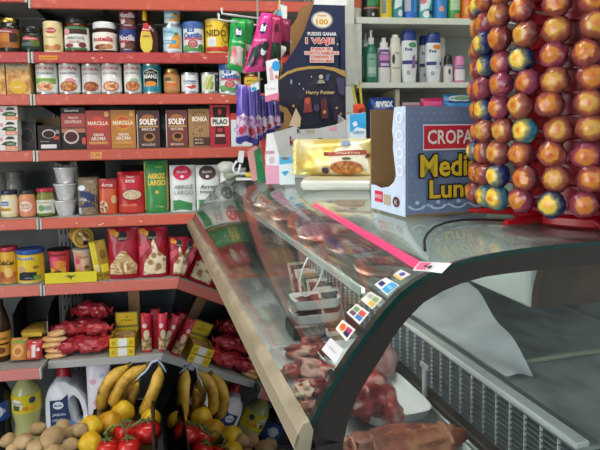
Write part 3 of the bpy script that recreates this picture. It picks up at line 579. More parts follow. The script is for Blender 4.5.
# ------------------------------------------------------------------ row G : bread sticks, nets, boxes
YG = .012
T, w, h = P('sauce_bottle', 'amber bottle with yellow label at the left edge', 'bottle', 'G', -9, 10.5, 300, dy=YG)
R = w/2; g = G(); g.lathe([(R*.9, 0), (R, .008), (R, h*.55), (R*.95, h*.62), (R*.55, h*.85), (R*.4, h*.9), (R*.4, h)], M('#3a2416', 's'), 26); g.build('body', T)
g = G(); g.lathe([(R*1.006, h*.1), (R*1.006, h*.5)], M('#d99a3a'), 30, cap=False); decor(g, cylS(R*1.006, h*.1), 2*R, h*.4, [('r', -.5, .5, .46, .54, '#3a2416'), ('t', 'Cerveza', .12, .75, .6, .16, '#5a2c1c'), ('e', .1, .25, .22, .14, '#6a3a22')]); g.build('label', T)
# open black carton of soup sachets
loc, w, h = place('G', 13, 48, 305, YG+.03, False); loc = (loc[0], loc[1], loc[2])
T = thing('display_carton', 'open black card display carton holding soup sachets', 'carton', loc); d = .14; bk = M('#1f2022', 'p')
g = G(); g.box((0, d/2, .002), (w, d, .003), bk); g.box((0, d, h/2), (w, .003, h), bk)
for e in (-1, 1): g.prism([(e*w/2, 0, 0), (e*w/2, d, 0), (e*w/2, d, h), (e*w/2, d*.5, h*.96), (e*w/2, 0, h*.8)], (-.0015, 0, 0), (.0015, 0, 0), bk)
g.box((w/2-.001, -.0005, h*.42), (.003, .003, h*.5), M('#8a8b86')); g.box((0, .001, h*.13), (w, .003, h*.24), bk); g.build('carton', T)
for i, (c, c2, lab) in enumerate((('#8f9a4a', '#d8c84c', 'olive soup sachet lowest in the black display carton'), ('#a8803c', '#d8b84c', 'brown soup sachet in the middle of the black display carton'), ('#b8923a', '#e0bc40', 'gold soup sachet on top in the black display carton'))):
    o = G(); ww, dd = w*.82, .12
    o.blob((0, 0, 0), (ww/2, dd/2, .014), M(c, 'g'), nz=.15, seed=i, n=18, k=8, fn=lambda q: Vector((math.copysign(abs(q.x)**.5, q.x), math.copysign(abs(q.y)**.5, q.y), q.z)))
    o.grid(lambda a, b: (-ww*.35+ww*.7*a, -dd*.5-.0015, -.008+.014*b), 6, 2, M(c2, 'g'))
    ob = o.build('soup_sachet'); ob.location = (loc[0], loc[1]+.072, loc[2]+.019+i*.03); tag(ob, lab, 'sachet', 'soup sachets in the display carton')
# snack packs in front
for x0, x1, yt, c, it, lab, sd in ((10, 27, 341, '#c98a4a', [('e', 0, .4, .34, .26, '#e0a860'), ('e', 0, .4, .2, .15, '#b5702c'), ('r', -.4, .4, .75, .9, '#8a9a3a')], 'orange snack pack in front of black display carton', 21), (26, 42, 343, '#c23c3e', [('r', -.1, .14, .1, .9, '#e8d8d2'), ('e', -.3, .3, .14, .2, '#d88a4a'), ('e', .3, .5, .1, .1, '#f0e4dc')], 'red and white snack pack in front of black display carton', 22)):
    T, w, h = P('snack_pack', lab, 'bag', 'G', x0, x1, yt, rnd=False, dy=YG-.005, group='snack packs'); T.rotation_euler = (-.25, 0, 0); T.location.z += .008
    bag(T, w, h, .03, c, it, seed=sd, wr=.004)
g0 = atY(54, 345, YS)
stick = M2('#c98c4c', '#eac088', 40, .55, (.35, .65), bump=.3)
xs = [(55, 333.5, 47, 66), (53, 338.5, 41, 67), (54, 344, 40, 64), (56, 350.5, 43, 68), (56, 356.5, 44, 68)]
for i, (mx, my, xa, xb) in enumerate(sorted(xs, key=lambda t: -t[1])):
    a = atY(xa, my+1, 2.02); b = atY(xb, my-1, 2.03); zc = ROW['G']+.0098+i*.0195
    o = G(); n = 12; L = b[0]-a[0]
    o.blob((0, 0, 0), (L/2, .019, .0112), stick, nz=.14, fr=3, seed=i+5, n=22, k=10, fn=lambda q: Vector((math.copysign(abs(q.x)**.75, q.x), q.y, q.z)))
    ob = o.build('breadstick_pack'); ob.location = ((a[0]+b[0])/2, 2.028, zc); ob.rotation_euler = (0, [-.02, .03, -.05, .02, -.04][i], [.05, -.06, .08, -.05, .04][i])
    tag(ob, ['lowest tan bread stick of the stack', 'second lowest tan bread stick of the stack', 'middle tan bread stick of the stack', 'second highest tan bread stick of the stack', 'topmost tan bread stick of the stack'][i]+' beside red packets', 'bread', 'tan bread sticks in a stack')
redp = M2('#7d0f1c', '#d23a44', 28, .2, (.35, .68), bump=.9); redq = M2('#8a1626', '#cf4a50', 30, .25, (.3, .7), bump=.5)
spots = [(66, 353, 14, 8), (77, 351, 15, 9), (90, 347, 15, 9), (101, 345, 11, 8), (70, 340, 14, 8), (84, 337, 14, 8), (97, 335, 13, 8), (88, 325, 13, 9), (100, 324, 10, 9)]
rd = ['lowest at the left end', 'low, second from the left', 'low, in the centre front', 'low, at the right beside the yellow boxes', 'middle layer, against the bread sticks', 'middle layer, centre', 'middle layer, right', 'top layer, left', 'top layer, right']
for i, (px, py, rx, ry) in enumerate(spots):
    lay = 0 if i < 4 else (1 if i < 7 else 2); Y = 2.04+lay*.04+.022*(i % 2); zc = ROW['G']+.034+lay*.05; c = atY(px, py, Y)
    o = G(); o.blob((0, 0, 0), (rx*.0035, .031, .0265), redp if i % 2 else redq, nz=.34, fr=5.5, seed=i+3, n=26, k=16)
    for e in (-1, 1): o.grid(lambda a, b: (e*(rx*.0036+a*.012), .01*math.sin(b*9), (b-.5)*.018*(1+a)), 3, 6, redq)
    ob = o.build('pepper_packet'); ob.location = (c[0], Y, zc); ob.rotation_euler = (0, [.06, -.06, .08, -.1, .08, -.08, .1, -.1, .08][i], .2*math.sin(i*2))
    tag(ob, 'crumpled shiny red packet in the pile, '+rd[i], 'packet', 'crumpled red packets')
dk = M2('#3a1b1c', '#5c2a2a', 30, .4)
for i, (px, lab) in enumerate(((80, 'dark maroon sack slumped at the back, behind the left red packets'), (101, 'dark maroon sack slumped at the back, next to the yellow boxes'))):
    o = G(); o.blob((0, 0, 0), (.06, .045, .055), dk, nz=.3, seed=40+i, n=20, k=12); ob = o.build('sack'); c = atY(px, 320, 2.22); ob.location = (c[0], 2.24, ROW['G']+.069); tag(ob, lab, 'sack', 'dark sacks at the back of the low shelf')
# yellow bread boxes
yel = '#e2c224'
zz = None
for i, (yt, lab) in enumerate(((349, 'closed yellow and white box under the open one'), (339.5, 'open yellow and white box with a raised lid'))):
    loc, w, h = place('G', 109.5, 134.5, yt, YG-.02, False, zz)
    h = .0335; T = thing('toast_box', lab, 'box', loc, group='yellow toast boxes'); zz = loc[2]+h+.0004
    d = .11; g = G()
    if i == 0: g.box((0, d/2, h/2), (w, d, h), yel, bev=.001)
    else:
        g.box((0, d/2, .001), (w, d, .002), yel); g.box((0, .001, h/2), (w, .002, h), yel); g.box((0, d-.001, h/2), (w, .002, h), yel)
        for e in (-1, 1): g.box((e*(w/2-.001), d/2, h/2), (.002, d-.004, h), yel)
    decor(g, lambda x, y, o: (x, -o, y), w, h, [('r', -.5, .5, .12, .92, '#e6cb2e'), ('r', -.16, .2, .1, .94, '#eef0ea'), ('e', -.34, .5, .08, .25, '#c9a818'), ('e', .36, .5, .08, .22, '#c9a818')])
    g.build('box', T)
    if i:
        g = G(); hl = .062; g.box((0, d+.004, h+hl/2-.004), (w*.97, .002, hl), M('#8a7a3a')); decor(g, lambda x, y, o: (x, d+.003-o, h-.004+y), w*.97, hl, [('r', -.44, .44, .2, .93, '#dfb918'), ('t', 'el Tostado', 0, .5, .5, .12, '#5a4a12'), ('e', 0, .68, .07, .08, '#b8981c')]); g.build('lid', T)
        bread = M2('#8a6238', '#c9a06a', 50, .6, bump=.3)
        for k in range(3):
            o = G(); o.box((0, 0, 0), (w*.86, .075, .008), bread, bev=.003); ob = o.build('toast_slice'); ob.location = (loc[0], loc[1]+.056, loc[2]+.0065+k*.0085); ob.rotation_euler = (0, 0, [.03, -.04, .05][k])
            tag(ob, ['bottom', 'middle', 'top'][k]+' brown toast slice inside the open yellow box', 'toast', 'toast slices in the open box')
o = G(); c = atY(133, 300, 2.2); o.box((0, 0, .12), (.045, .04, .24), '#a67a52', bev=.002); ob = o.build('cardboard_tube'); ob.location = (c[0], 2.24, ROW['G']+.001); tag(ob, 'narrow upright kraft cardboard carton behind the yellow toast boxes', 'carton')
for i, (x0, x1, yt, c1, lab) in enumerate(((141, 152, 313, '#b9202e', 'red and clear snack bag with pale nuts, left of the red pair'), (151, 161, 309, '#a51a28', 'plain red bag standing between two snack bags'), (158, 168, 313, '#c42a38', 'red and clear snack bag touching the glass edge'))):
    T, w, h = P('nut_bag', lab, 'bag', 'G', x0, x1, yt, rnd=False, dy=.03+(.03 if i == 1 else 0), group='red nut bags')
    bag(T, w, h, .035, c1, [('r', -.46, .46, .06, .38, M2('#8d6a3c', '#d8c090', 60, .5)), ('e', .05, .48, .26, .12, '#e2d2b0'), ('e', -.1, .7, .2, .06, '#e8c8c4')] if i != 1 else [('e', 0, .5, .3, .2, '#8c1420')], seed=50+i, wr=.004)
o = G(); o.blob((0, 0, 0), (.04, .04, .035), redq, nz=.25, seed=61, n=20, k=12); ob = o.build('pepper_packet'); c = atY(166, 300, 2.2); ob.location = (c[0], 2.2, ROW['G']+.035); tag(ob, 'dark red packet at the back by the glass edge', 'packet', 'crumpled red packets')

# ------------------------------------------------------------------ row H : bottles on the bottom shelf
T, w, h = P('cola_bottle', 'dark soda bottle with blue label, bottom left corner', 'bottle', 'H', -13, 12.5, 375, dy=.03)
def soda(T, R, h, liquid, cap, labc, items, band=(.5, .72)):
    pr = [(R*.8, 0), (R*.98, .01), (R, h*.12), (R*.9, h*.3), (R*.82, h*.42), (R*.97, h*.52), (R, h*.56), (R, h*.74), (R*.94, h*.8), (R*.62, h*.89), (R*.3, h*.945), (R*.28, h*.96)]
    g = G(); g.lathe(pr, M(liquid, 's'), 30); g.build('body', T)
    g = G(); g.lathe([(R*.34, h*.955), (R*.34, h*.995), (R*.3, h)], M(cap, 'g'), 20); g.build('cap', T)
    g = G(); g.lathe([(R*1.004, h*band[0]), (R*1.004, h*band[1])], M(labc, 'g'), 32, cap=False); decor(g, cylS(R*1.004, h*band[0]), 2*R, h*(band[1]-band[0]), items); g.build('label', T)
soda(T, w/2, h, '#17191d', '#b32a35', '#2f4f9c', [('e', .1, .5, .2, .3, '#d8dce6'), ('t', 'PEPSI', .1, .5, .5, .2, '#f0f0f4')])
T, w, h = P('soda_bottle', 'cloudy lemon soda bottle with yellow label', 'bottle', 'H', 13, 42, 372, dy=.02)
soda(T, w/2, h, '#b9b877', '#d9b83a', '#e2cd1e', [('e', -.18, .5, .2, .3, '#eeeedd'), ('y', [(-.3, .2), (-.1, .18), (-.05, .45), (-.3, .5)], '#5a5a2a'), ('t', 'Limon', -.16, .6, .34, .16, '#5a6a2c'), ('e', .3, .72, .1, .18, '#3c4a6a'), ('r', .15, .42, .2, .4, '#e8b82c'), ('e', .1, .3, .08, .12, '#d88a2a')], band=(.57, .78))
# detergent jug
loc, w, h = place('H', 44, 88, 371, .03, False)
T = thing('detergent_jug', 'white detergent jug with red cap and dark blue label', 'jug', (loc[0], loc[1]+.05, loc[2])); dj = .1
g = G(); wj = M('#dfe1e6', 'g')
out = [(-.46, .0), (.46, .0), (.5, .04), (.5, .50), (.44, .66), (.26, .80), (.06, .86), (.04, .90), (-.24, .90), (-.26, .86), (-.40, .80), (-.48, .68), (-.5, .50), (-.5, .04)]
hole = [(.20, .36), (.34, .34), (.37, .5), (.30, .64), (.18, .70), (.12, .64), (.16, .5)]
# front/back faces with a handle hole, built as a ring of quads
def ringpts(pts, n):
    P2 = [Vector(p) for p in pts]; L = [(P2[(i+1) % len(P2)]-P2[i]).length for i in range(len(P2))]; tot = sum(L); res = []
    for k in range(n):
        t = tot*k/n; i = 0
        while t > L[i]: t -= L[i]; i += 1
        res.append(P2[i]+(P2[(i+1) % len(P2)]-P2[i])*(t/L[i]))
    return res
def angsort(pts, c, n=44):
    rp = ringpts(pts, 400); res = []
    for k in range(n):
        a = 2*PI*k/n; res.append(min(rp, key=lambda q: abs((math.atan2((q.y-c[1])*1.4, q.x-c[0])-a+PI) % (2*PI)-PI)))
    return res
cc = (.24, .52); oo = angsort(out, cc); ii = angsort(hole, cc); n = len(oo); vs = []; fs = []
for y, k in ((-1, 0), (1, 1)):
    for a, q in ((.0, oo), (.09, oo), (.9, ii), (1., ii)):
        for i in range(n):
            if a < .5: p = q[i]*(1-a)+ii[i]*a; yy = y*dj/2*(.72 if a == 0 else 1.0)
            else: p = q[i]*(1 if a == 1 else .85)+(oo[i]*.15 if a != 1 else Vector((0, 0))); yy = y*dj/2*(.5 if a == 1 else .95)
            vs.append((p.x*w, yy, p.y*h))
for k in range(2):
    for r_ in range(3):
        for i in range(n):
            j = (i+1) % n; b = k*4*n+r_*n; f_ = (b+i, b+j, b+n+j, b+n+i); fs.append(f_ if k else f_[::-1])
for i in range(n):
    j = (i+1) % n; fs.append((i, j, 4*n+j, 4*n+i)); fs.append((3*n+i, 7*n+i, 7*n+j, 3*n+j))
g.add(vs, fs, wj); g.build('jug_body', T, smooth=60)
g = G(); g.lathe([(w*.18, h*.85), (w*.18, h*.87), (w*.165, h*.88), (w*.15, h*.985), (w*.13, h)], M('#c2202c', 'g'), 24, c=(-w*.1, 0, 0)); g.build('cap', T)
g = G(); S = lambda x, y, o: (x, -dj/2-.0008-o, y+.11*h)
decor(g, S, w, h, [('y', [(-.36, .2), (.14, .12), (.14, .24), (.06, .46), (.05, .62), (-.1, .56), (-.36, .56)], '#1e3560'), ('y', [(-.36, .08), (.4, .08), (.36, .22), (.1, .33), (-.36, .22)], '#3f86c8'), ('e', -.17, .5, .12, .045, '#dfe6ee'), ('t', 'Marsella', -.17, .5, .18, .03, '#27406a'), ('t', 'JABON', -.16, .39, .3, .035, '#dfe6ee'), ('t', 'LIQUIDO', -.16, .33, .3, .035, '#c8d6e4'), ('r', -.3, .02, .26, .28, '#9fc0dc')]); g.build('label', T)
T, w, h = P('flour_bag', 'white bag printed with pink flowers behind the bananas', 'bag', 'H', 88, 112, 363, rnd=False, dy=.04)
bag(T, w, h, .06, '#e2dde4', [('e', -.2, .82, .14, .03, '#d8a4bc'), ('e', .1, .74, .12, .025, '#c8b0d4'), ('e', -.1, .6, .12, .03, '#dab0c4'), ('e', .15, .88, .1, .025, '#b8c4e0'), ('r', -.4, .4, .4, .41, '#b85a78')], seed=33)
def clear_mat(name, tint):
    m = bpy.data.materials.new(name); m.use_nodes = True; nt = m.node_tree; nt.nodes.clear(); o = nt.nodes.new('ShaderNodeOutputMaterial'); t = nt.nodes.new('ShaderNodeBsdfTransparent'); t.inputs[0].default_value = lin(tint); nt.links.new(t.outputs[0], o.inputs[0]); return m
# ------------------------------------------------------------------ refrigerated counter (local: x across, y along, z up)
AX = np.array([-.1311785, .99135877, 0]); VV = np.array([.99135877, .1311785, 0]); P0 = np.array([.07822117, .54821867, 0]); CL = 1.447
CROT = math.atan2(.1311785, .99135877)
def cw(u, v, z): p = P0+AX*u+VV*v; return (p[0], p[1], z)
def cuv(p): d = np.array([p[0], p[1], 0])-P0; return d@AX, d@VV
ZT = 1.288
case = thing('display_counter', 'refrigerated meat counter with curved glass front beside the grocery shelves', 'counter', (P0[0], P0[1], 0), CROT)
PROF = [(0, 1.11), (.014, 1.137), (.031, 1.1625), (.050, 1.1885), (.071, 1.2125), (.088, 1.2315), (.107, 1.249), (.124, 1.2595), (.141, 1.2675), (.166, 1.2755), (.195, 1.281), (.225, 1.2845), (.257, 1.2865), (.31, 1.288), (.80, 1.288)]
gl = glass_mat('curved_glass', '#f2f8f4', ior=1.75, dirt=.13, settle=(1.19, 1.287), dirtcol='#c9cfd0'); gl_in = glass_mat('glass_inner_face', '#f4faf6', ior=1.7); edge = M('#0f3a34', 's'); frame_m = M('#332e29', 'g'); alu_m = M2('#a0957e', '#bdb298', 14, .38, metal=.3); ss = M2('#a9adae', '#c2c5c6', 10, .3, metal=.5); wh = M('#d9dcdc', 'g')
def offs(pr, d):
    r = []
    for i, p in enumerate(pr):
        a = pr[max(0, i-1)]; b = pr[min(len(pr)-1, i+1)]; t = Vector((b[0]-a[0], b[1]-a[1])).normalized(); r.append((p[0]+t.y*d, p[1]-t.x*d))
    return r
IN = offs(PROF, .006)
def strip(g, A, B, y0, y1, m, ny=1):
    n = len(A); vs = []; fs = []
    vs = [(p[0], y0, p[1]) for p in A]+[(p[0], y0, p[1]) for p in B]+[(p[0], y1, p[1]) for p in A]+[(p[0], y1, p[1]) for p in B]
    for i in range(n-1): fs += [(i, i+1, 2*n+i+1, 2*n+i), (n+i, 3*n+i, 3*n+i+1, n+i+1)]
    g.add(vs, fs, m)
g = G(); strip(g, PROF, IN, 0, CL, gl)
for q in range(len(g.f)):
    if q % 2 == 1: g.m[q] = g.slot(gl_in)
n = len(PROF)
for y in (0, CL):
    g.add([(p[0], y, p[1]) for p in PROF]+[(p[0], y, p[1]) for p in IN], [(i, i+1, n+i+1, n+i) for i in range(n-1)], edge)
g.build('curved_glass', case, 'curved clear glass with dark green cut edges', smooth=50)
# lower front: dark glass panel, leaning
LOW = [(-.155, .455), (-.1105, .65), (-.0545, .88), (-.003, 1.098)]
g = G(); mir = glass_mat('dark_panel_glass', '#0a0c0d', ior=1.6); strip(g, LOW, offs(LOW, .008), 0, CL, mir)
g.add([(p[0], y, p[1]) for y in (0,) for p in LOW]+[(p[0], 0, p[1]) for p in offs(LOW, .008)], [(i, i+1, 5+i, 4+i) for i in range(3)], edge)
g.add([(p[0], CL, p[1]) for p in LOW]+[(p[0], CL, p[1]) for p in offs(LOW, .008)], [(i, i+1, 5+i, 4+i) for i in range(3)], edge)
g.build('front_panel', case, 'dark mirror-like lower front panel')
# aluminium joint rail
g = G(); g.prism([(-.0125, 0, 1.098), (.004, 0, 1.093), (.008, 0, 1.116), (.004, 0, 1.126), (-.003, 0, 1.124), (-.0095, 0, 1.112)], (0, -.004, 0), (0, CL, 0), alu_m)
g.prism([(-.0132, 0, 1.102), (-.0105, 0, 1.1005), (-.0065, 0, 1.112), (-.0092, 0, 1.1135)], (0, -.004, 0), (0, CL, 0), M('#8f866f', 'g'))
g.build('joint_rail', case, 'beige aluminium rail along the glass joint')
# body
DZ = .905
g = G(); g.prism([(-.10, 0, .06), (-.145, 0, .455), (-.098, 0, .65), (-.042, 0, .88), (.006, 0, 1.08), (.02, 0, 1.08), (.03, 0, DZ), (.80, 0, DZ), (.80, 0, .06)], (0, .004, 0), (0, CL-.004, 0), M2('#3c3f40', '#4c5051', 12, .4))
g.build('cabinet_body', case)
g = G(); g.box((.35, CL/2, .03), (.8, CL-.1, .06), '#1c1d1e'); g.build('plinth', case)
g = G(); g.box((.2, CL/2, DZ+.002), (.34, CL-.02, .004), ss); g.build('deck', case, 'stainless steel display deck')
# end frames
OUT = offs(PROF, .0062); INN = [(.042, 1.094), (.0465, 1.112), (.052, 1.130), (.068, 1.157), (.086, 1.181), (.095, 1.195), (.106, 1.2095), (.121, 1.224), (.136, 1.236), (.158, 1.246), (.182, 1.253), (.21, 1.2575), (.24, 1.259), (.31, 1.26), (.80, 1.26)]
for y0, y1 in ((.001, .022), (CL-.022, CL-.001)):
    g = G(); n = len(OUT); vs = [(p[0], y, p[1]) for y in (y0, y1) for p in OUT+INN]; fs = []
    for i in range(n-1):
        for b in (0, 2*n): fs.append((b+i, b+i+1, b+n+i+1, b+n+i))
        fs += [(i, i+1, 2*n+i+1, 2*n+i), (n+i, n+i+1, 3*n+i+1, 3*n+i)]
    fs += [(0, n, 3*n, 2*n), (n-1, 2*n-1, 4*n-1, 3*n-1)]
    g.add(vs, fs, frame_m); g.box((.027, (y0+y1)/2, .995), (.03, y1-y0, .2), frame_m); g.box((.785, (y0+y1)/2, 1.08), (.03, y1-y0, .4), frame_m); g.build('end_frame', case)
    g = G(); ym = (y0+y1)/2; poly = [(p[0], p[1]) for p in INN]+[(.77, DZ), (.042, DZ)]
    g.prism([(p[0], ym-.0015, p[1]) for p in poly], (0, 0, 0), (0, .003, 0), glass_mat('end_glass', '#f4f8f6', ior=1.4, dirt=.018)); g.build('end_glass', case)
# rear wall with sliding doors, evaporator cover and grille
g = G(); g.box((.785, CL/2, 1.09), (.02, CL-.05, .36), M2('#4f5552', '#8a8f8b', 7, .3, (.35, .75))); 
g.build('rear_doors', case, 'dull grey rear sliding doors')
for k in range(3):
    pass
GV = .37
g = G(); g.box(((GV+.77)/2, CL/2, 1.012), (.77-GV, CL-.06, .006), M2('#838985', '#c3c8c4', 9, .35, (.35, .7), stretch=(2, 1, 1))); g.build('evaporator_cover', case, 'smeared grey evaporator cover')
g = G(); g.box((GV+.006, CL/2, 1.018), (.022, CL-.06, .009), wh, bev=.002); g.box((GV+.028, CL/2, 1.0165), (.006, CL-.06, .004), '#6e7475'); g.build('cover_trim', case, 'white trim strip over the grille')
g = G(); g.box((GV+.035, CL/2, .957), (.004, CL-.06, .108), '#17191b'); g.build('grille_back', case)
g = G(); gm = M('#6e7478', 'g')
for k in range(13): g.box((GV+.008, CL/2, .905+k*.0085), (.014, CL-.06, .0017), gm)
nv_ = 40
for k in range(nv_+1): g.box((GV+.003, .035+k*(CL-.07)/nv_, .957), (.004, .0024, .108), M('#d6dadc', 'g'))
g.build('grille', case, 'pale grey louvred air grille')
g = G(); g.box((GV-.013, CL/2, DZ+.012), (.022, CL-.04, .02), '#3b3026', bev=.003); g.box((GV-.028, CL/2, DZ+.008), (.006, CL-.04, .010), ss, bev=.002); g.build('drain_ledge', case)
# inner glass shelf with white front edge
SZ = 1.172
g = G(); g.box((.31, .85, SZ), (.28, 1.16, .006), glass_mat('shelf_glass', '#e4efe9', dirt=.14)); g.build('inner_shelf', case)
g = G(); g.box((.169, .85, SZ), (.007, 1.16, .014), wh, bev=.002); g.build('shelf_edge', case, 'white front edge of the inner shelf')
added_lamp_m = bpy.data.materials.new('added_lamp_strip'); added_lamp_m.use_nodes = True; q = added_lamp_m.node_tree.nodes['Principled BSDF']; q.inputs['Emission Color'].default_value = (1, .95, .92, 1); q.inputs['Emission Strength'].default_value = 26
g = G(); g.box((.183, .85, SZ-.009), (.010, 1.1, .006), added_lamp_m); g.build('added_lamp_strip', case, 'added thin white lamp strip hidden under the inner shelf edge')  # added lamp, hidden behind the shelf edge, to brighten trays and deck
# lamp and fan housing hung under the rear of the top
hp = atZ(528, 308, 1.19); hu, hv = cuv(hp)
hv = min(hv, .60)
g = G(); g.box(((hv+.77)/2, (hu+CL-.05)/2, 1.235), (.77-hv, CL-.05-hu, .09), M('#d5d9d8', 'g'), bev=.004); g.build('fan_housing', case, 'white housing under the counter top')
g = G(); R = .10; pl = [(hv+.004, 1.192)]+[(hv+.004+.05*(1-math.cos(a)), 1.192+.085*math.sin(a)) for a in [PI/2*i/8 for i in range(1, 9)]]+[(.768, 1.277), (.768, 1.192)]
g.prism([(p[0], 0, p[1]) for p in pl], (0, hu-.012, 0), (0, hu-.001, 0), M2('#3b2418', '#5d3a26', 12, .35)); g.build('housing_end_cap', case, 'dark brown rounded end cap')
# frosted plastic curtain inside
def cpt(px, py, z): return cuv(atZ(px, py, z))
g = G(); a0 = (.62, GV+.02); 
def curt(a, b):
    u = .22+a*.62; v = GV+.03+b*(.05+.17*a); z = 1.024+.10*(a**.8)*b**1.5+.006*math.sin(a*22+b*5)*b
    return (v, u, z)
g.grid(curt, 24, 10, M2('#c6cad0', '#eceef0', 14, .55, (.3, .7))); g.build('air_curtain_sheet', case, 'pale wrinkled plastic sheet')
# the far end is mitred to stand flat against the shelving
for ch in case.children:
    for vx in ch.data.vertices:
        vx.co.y -= .1323*vx.co.x*min(1, max(0, (vx.co.y-1.0)/(CL-1.0)))
tz = 1.15; tp = cuv(atZ(470, 287, tz))
o = G(); o.box((0, 0, 0), (.055, .035, .002), '#3fc0d2'); o.box((0, 0, -.002), (.05, .03, .002), '#35a5b8')
ob = o.build('cyan_tag'); p = cw(.825, .598, 1.1265); ob.location = (p[0], p[1], p[2]); ob.rotation_euler = (0, 0, CROT); tag(ob, 'small cyan plastic tag inside the counter above the pale sheet', 'tag')
o = G(); a = atZ(523, 362, 1.02); b = atZ(615, 349, 1.02); o.tube([a, (a+b)/2+np.array([0, 0, .001]), b], .0045, M('#b8b59a', 'g'), 8); ob = o.build('plastic_rod'); tag(ob, 'thin pale rod lying on the grey evaporator cover', 'rod')
o = G(); a = atZ(411, 396, .93); o.box((0, 0, .03), (.005, .012, .06), M('#b9bcbc', 'g'), bev=.001); o.box((0, 0, .058), (.005, .03, .01), M('#b9bcbc', 'g'), bev=.001); ob = o.build('shelf_clip'); tag(ob, 'small grey T-shaped clip standing before the air grille', 'clip'); ob.location = cw(cuv(a)[0], GV-.03, DZ+.021); ob.rotation_euler = (0, 0, CROT)

# ------------------------------------------------------------------ stickers and tape on the curved glass
ARC = [0]
for i in range(1, len(PROF)): ARC.append(ARC[-1]+math.dist(PROF[i], PROF[i-1]))
def gp(u, s, off=0):
    i = 0
    while i < len(PROF)-2 and s > ARC[i+1]: i += 1
    t = (s-ARC[i])/(ARC[i+1]-ARC[i]); a, b = PROF[i], PROF[i+1]
    tt = Vector((b[0]-a[0], b[1]-a[1])).normalized(); v = a[0]+(b[0]-a[0])*t-tt.y*off; z = a[1]+(b[1]-a[1])*t+tt.x*off
    return (v, u, z)
def gfind(px, py):
    best = None
    for i in range(0, 90):
        for j in range(0, 100):
            pass
    return best
def solve(px, py, u0=.1, s0=.15):
    best = (1e9, 0, 0); rng = [(0, 1.4, 0, .62, 40)]
    uc, sc_, du, ds = .7, .3, .7, .3
    for it in range(7):
        for i in range(-14, 15):
            for j in range(-14, 15):
                u = uc+du*i/14; s = sc_+ds*j/14
                if not (0 <= s <= .8): continue
                q = gp(u, s); w = cw(u, q[0], q[2]); x, y = proj(w); e = (x-px)**2+(y-py)**2
                if e < best[0]: best = (e, u, s)
        uc, sc_ = best[1], best[2]; du /= 4; ds /= 4
    return best[1], best[2]
def sticker(name, label, cat, quad, items, base='#e8e8e2', group=None):
    """quad: pixel corners bl, br, tr, tl as seen on the glass"""
    C4 = [solve(*q) for q in quad]
    def S(x, y, o):   # x,y in 0..1
        u = (C4[0][0]*(1-x)+C4[1][0]*x)*(1-y)+(C4[3][0]*(1-x)+C4[2][0]*x)*y
        s = (C4[0][1]*(1-x)+C4[1][1]*x)*(1-y)+(C4[3][1]*(1-x)+C4[2][1]*x)*y
        return gp(u, s, .0006+o)
    g = G(); decor(g, lambda x, y, o: S(x+.5, y, o), 1, 1, [('r', -.5, .5, 0, 1, base)]+items, off0=.0002, step=.0002)
    o = g.build(name); o.location = case.location; o.rotation_euler = case.rotation_euler
    tag(o, label, cat, group); return o
gs = 'payment stickers on the glass'
sticker('glass_sticker', 'blank whitish sticker lowest on the curved glass, near the arch', 'sticker', [(322, 350), (336, 364), (344, 350), (331, 338)], [('t', 'ABIERTO', 0, .5, .5, .1, '#9a9aa0')], '#d4d4d6', gs)
sticker('glass_sticker', 'white sticker with red and orange blocks above the blank one', 'sticker', [(336, 329), (347, 342), (356, 330), (343, 320)], [('e', -.2, .55, .2, .3, '#e0642e'), ('r', -.36, -.02, .25, .4, '#e0862e'), ('r', .06, .42, .2, .5, '#2c2c4a'), ('r', .06, .42, .5, .85, '#a83a6a')], '#e6e2dc', gs)
sticker('glass_sticker', 'white sticker with blue and red card marks', 'sticker', [(347, 313), (360, 325), (370, 313), (357, 304)], [('r', -.4, -.05, .15, .45, '#6a4a5a'), ('r', -.4, -.05, .5, .85, '#7a9a6a'), ('r', .05, .42, .15, .45, '#3a7ab8'), ('r', .05, .42, .5, .85, '#c8504a')], '#e4e2de', gs)
sticker('glass_sticker', 'pale sticker with yellow and green marks, second from the top', 'sticker', [(361, 300), (373, 310), (383, 299), (371, 292)], [('r', -.38, -.05, .5, .85, '#a9aaa0'), ('r', .05, .42, .1, .45, '#e0b04a'), ('r', .05, .42, .5, .85, '#8aa06a')], '#d8d6cc', gs)
sticker('glass_sticker', 'white sticker with light blue and navy blocks', 'sticker', [(375, 285), (388, 296), (400, 286), (386, 278)], [('r', -.42, -.1, .2, .6, '#34346a'), ('r', .02, .46, .08, .92, '#3f9ac8'), ('r', .1, .4, .4, .6, '#7fc0dc')], '#e6e8e6', gs)
sticker('glass_sticker', 'white sticker with violet mark and yellow foot, highest of the row', 'sticker', [(393, 276), (401, 281), (411, 275), (401, 270)], [('r', -.5, .5, 0, .25, '#e0b85a'), ('e', .05, .6, .22, .26, '#5a4a9a')], '#e2e2e0', gs)
sticker('glass_tape', 'bright pink strip running along the curved glass to the white tag', 'tape', [(312, 206), (414, 269), (421, 262), (316, 203)], [('r', -.5, .5, .3, .6, '#f04a86')], M('#e8487c', 'g'))
sticker('price_tag', 'white price tag at the near end of the pink strip', 'tag', [(413, 271), (442, 274), (452, 264), (420, 262)], [('r', -.45, -.1, .1, .9, '#f0709a'), ('e', -.18, .5, .05, .15, '#5a4048'), ('e', -.02, .42, .06, .18, '#4a4a4c')], '#ecebea')

